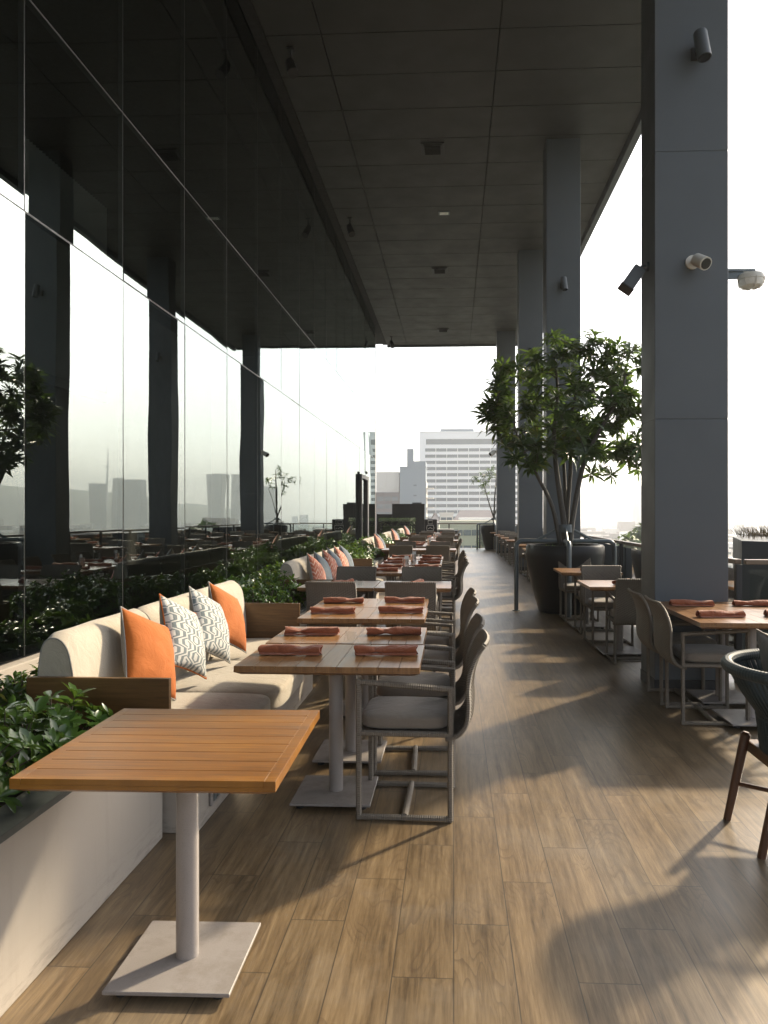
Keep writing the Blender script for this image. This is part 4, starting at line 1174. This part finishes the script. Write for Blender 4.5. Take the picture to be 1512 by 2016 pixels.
block('window_house', PXY(866, 190), PXY(892, 190), 190, 8, 1.4, 'bld_cream', 'narrow cream house with a wide glazed top floor', 2, 2, wtop=.75, wbot=.15, skip_top=.3)
block('low_house', PXY(840, 160), PXY(864, 160), 160, 8, -.8, 'bld_cream', 'low pale house seen left of the ochre one', 3, 3)
block('low_house', PXY(905, 170), PXY(975, 170), 170, 8, 0.1, 'bld_white', 'low white house with many small windows behind the ochre one', 3, 8)
# towers seen in mirrored glass (right-hand side of the real view)
for i, (x, y, w, h) in enumerate(((560, 1250, 46, 62), (640, 1300, 22, 56), (735, 1330, 34, 44), (860, 1180, 46, 34), (1010, 1190, 40, 52), (1075, 1160, 44, 58), (1180, 1110, 30, 42), (330, 1290, 26, 50), (385, 1320, 26, 74), (420, 1310, 26, 74))):
    block('tower_block', x - w / 2, x + w / 2, y, 25, h, 'bld_far', 'hazy tower block on the horizon, number %s from left' % ORD[i] if False else 'hazy tower block on the horizon to the right', 0, 1, group='hazy far tower blocks')
t = thing('radio_mast', 'thin lattice radio mast on the hazy hill', 'mast', (880, 1850, 0))
bm = BM(); tube(bm, [(0, 0, 30), (0, 0, 120), (0, 0, 180)], [4, 2, .5], 6); box(bm, -5, 5, -2, 2, 118, 122); obj('mast_body', bm, 'bld_far', t)
# low city mass: one uncountable mass
bm = BM(); rg = random.Random(17)
for i in range(1500):
    a = R(rg.uniform(-8, 100)); d = 90 + 1200 * rg.random() ** 1.25
    x, y = d * math.sin(a), d * math.cos(a)
    if -30 < x < 60 and y < 420: continue
    if x < 6 and y < 60: continue
    w, dd = rg.uniform(7, 20), rg.uniform(7, 18); h = rg.uniform(5, 14) + (rg.random() < .08) * rg.uniform(4, 14)
    box(bm, x - w / 2, x + w / 2, y - dd / 2, y + dd / 2, -27, -27 + h, 0, 1, rg.choice((0, 0, 1, 2)))
    if d < 500:
        for f in range(int(h / 3.2)):
            box(bm, x - w / 2 + .6, x + w / 2 - .6, y - dd / 2 - .1, y - dd / 2, -27 + f * 3.2 + 1.2, -27 + f * 3.2 + 2.5, 0, 1, 3)
            box(bm, x - w / 2 - .1, x - w / 2, y - dd / 2 + .6, y + dd / 2 - .6, -27 + f * 3.2 + 1.2, -27 + f * 3.2 + 2.5, 0, 1, 3)
tag(obj('far_city', bm, ['bld_cream', 'bld_white', 'roof_tile', 'window']), 'hazy carpet of low city buildings beyond the railings', 'city', kind='stuff')
# trees beyond the right railing
def far_tree(x, y, z0, z1, r, label, group, seed):
    t = thing('street_tree', label, 'tree', (x, y, z0), 0, group); rg = random.Random(seed); h = z1 - z0
    bm = BM(); tube(bm, smooth_path([(0, 0, 0), (.3, 0, h * .3), (0, .2, h * .6), (0, 0, h * .85)], 4), [.5 - .4 * i / 12 for i in range(13)], 7)
    fb = BM()
    for i in range(420):
        a = rg.random() * 6.28; q = rg.random() ** .5; zz = h * (.5 + .5 * rg.random() ** .8)
        rr = r * q * math.sin(math.pi * min(1, max(.12, (zz / h - .42) / .6))) ** .6
        rr *= 1 + .35 * mnoise.noise(Vector((a * 1.2, zz * .3, seed)))
        p = Vector((rr * math.cos(a), rr * math.sin(a), zz))
        rosette(fb, p, Vector((p.x, p.y, 2)), 6, 1.1, .42, 1.2, .3, rg, 2)
    obj('trunk', bm, 'bark', t); obj('crown', fb, 'far_leaf', t, 'raw')
for i, (x, y, z1, r) in enumerate(((17.5, 75, -1.0, 3.6), (21, 80, 0.2, 4.0), (24, 78, -1.6, 3.6), (14, 88, -2.6, 3.4), (26, 92, -.6, 4.2), (6, 128, -1.4, 2.6))):
    far_tree(x, y, -27, z1, r, 'hazy green tree rising beyond the right railing' if i < 5 else 'small dark tree in front of the hipped roof house', 'trees beyond the railing' if i < 5 else None, i)

# ------------------------------------------------------------------ haze
bm = BM(); box(bm, -3600, 3600, -3000, 4300, -28, 190)
hz = obj('haze', bm, 'groove'); tag(hz, 'warm bright haze over the city', kind='stuff')
hm = bpy.data.materials.new('haze_air'); hm.use_nodes = True
for n_ in list(hm.node_tree.nodes): hm.node_tree.nodes.remove(n_)
ho = hm.node_tree.nodes.new('ShaderNodeOutputMaterial'); pv = hm.node_tree.nodes.new('ShaderNodeVolumePrincipled')
pv.inputs['Color'].default_value = (.93, .96, 1, 1); pv.inputs['Density'].default_value = HAZE; pv.inputs['Anisotropy'].default_value = .35
hm.node_tree.links.new(pv.outputs[0], ho.inputs['Volume'])
hz.data.materials.clear(); hz.data.materials.append(hm)

# ------------------------------------------------------------------ light, camera
w = bpy.data.worlds.new('World'); S.world = w; w.use_nodes = True
wn = w.node_tree; bg = wn.nodes['Background']
sky = wn.nodes.new('ShaderNodeTexSky'); sky.sky_type = 'NISHITA'; sky.sun_disc = False
sky.sun_elevation = R(SUN_EL); sky.sun_rotation = R(SUN_AZ); sky.air_density = 1.0; sky.dust_density = 2.5; sky.ozone_density = 1.0
hs = wn.nodes.new('ShaderNodeHueSaturation'); hs.inputs['Saturation'].default_value = .5
wn.links.new(sky.outputs[0], hs.inputs['Color']); wn.links.new(hs.outputs[0], bg.inputs[0]); bg.inputs[1].default_value = .15
sd = bpy.data.lights.new('sun', 'SUN'); sd.energy = 3.7; sd.angle = R(2.6); sd.color = (1, .84, .60)
so = bpy.data.objects.new('sun', sd); link(so)
dv = Vector((math.sin(R(SUN_AZ)) * math.cos(R(SUN_EL)), math.cos(R(SUN_AZ)) * math.cos(R(SUN_EL)), math.sin(R(SUN_EL))))
so.rotation_euler = dv.to_track_quat('Z', 'Y').to_euler(); so.location = (12, 12, 14)
cd = bpy.data.cameras.new('camera'); cam = bpy.data.objects.new('camera', cd); link(cam)
YAW = 2.85
cam.location = (0, 0, 1.5); cam.rotation_euler = (R(90), 0, R(YAW))
cd.sensor_fit = 'VERTICAL'; cd.sensor_height = 36; cd.lens = 36 * 1440 / 2016
cxp = 893 - 1440 * math.tan(R(YAW))
cd.shift_x = -(cxp - 756) / 2016; cd.shift_y = (1012 - 1008) / 2016
cd.clip_start = .05; cd.clip_end = 9000
S.camera = cam
vs = S.view_settings; vs.view_transform = 'Standard'; vs.look = 'None'; vs.gamma = 1; vs.use_curve_mapping = False; vs.exposure = 1.4
cy = S.cycles
cy.use_denoising = True; cy.max_bounces = 8; cy.diffuse_bounces = 3; cy.glossy_bounces = 4; cy.transparent_max_bounces = 12; cy.volume_bounces = 0
cy.sample_clamp_indirect = 6; cy.caustics_reflective = False; cy.caustics_refractive = False
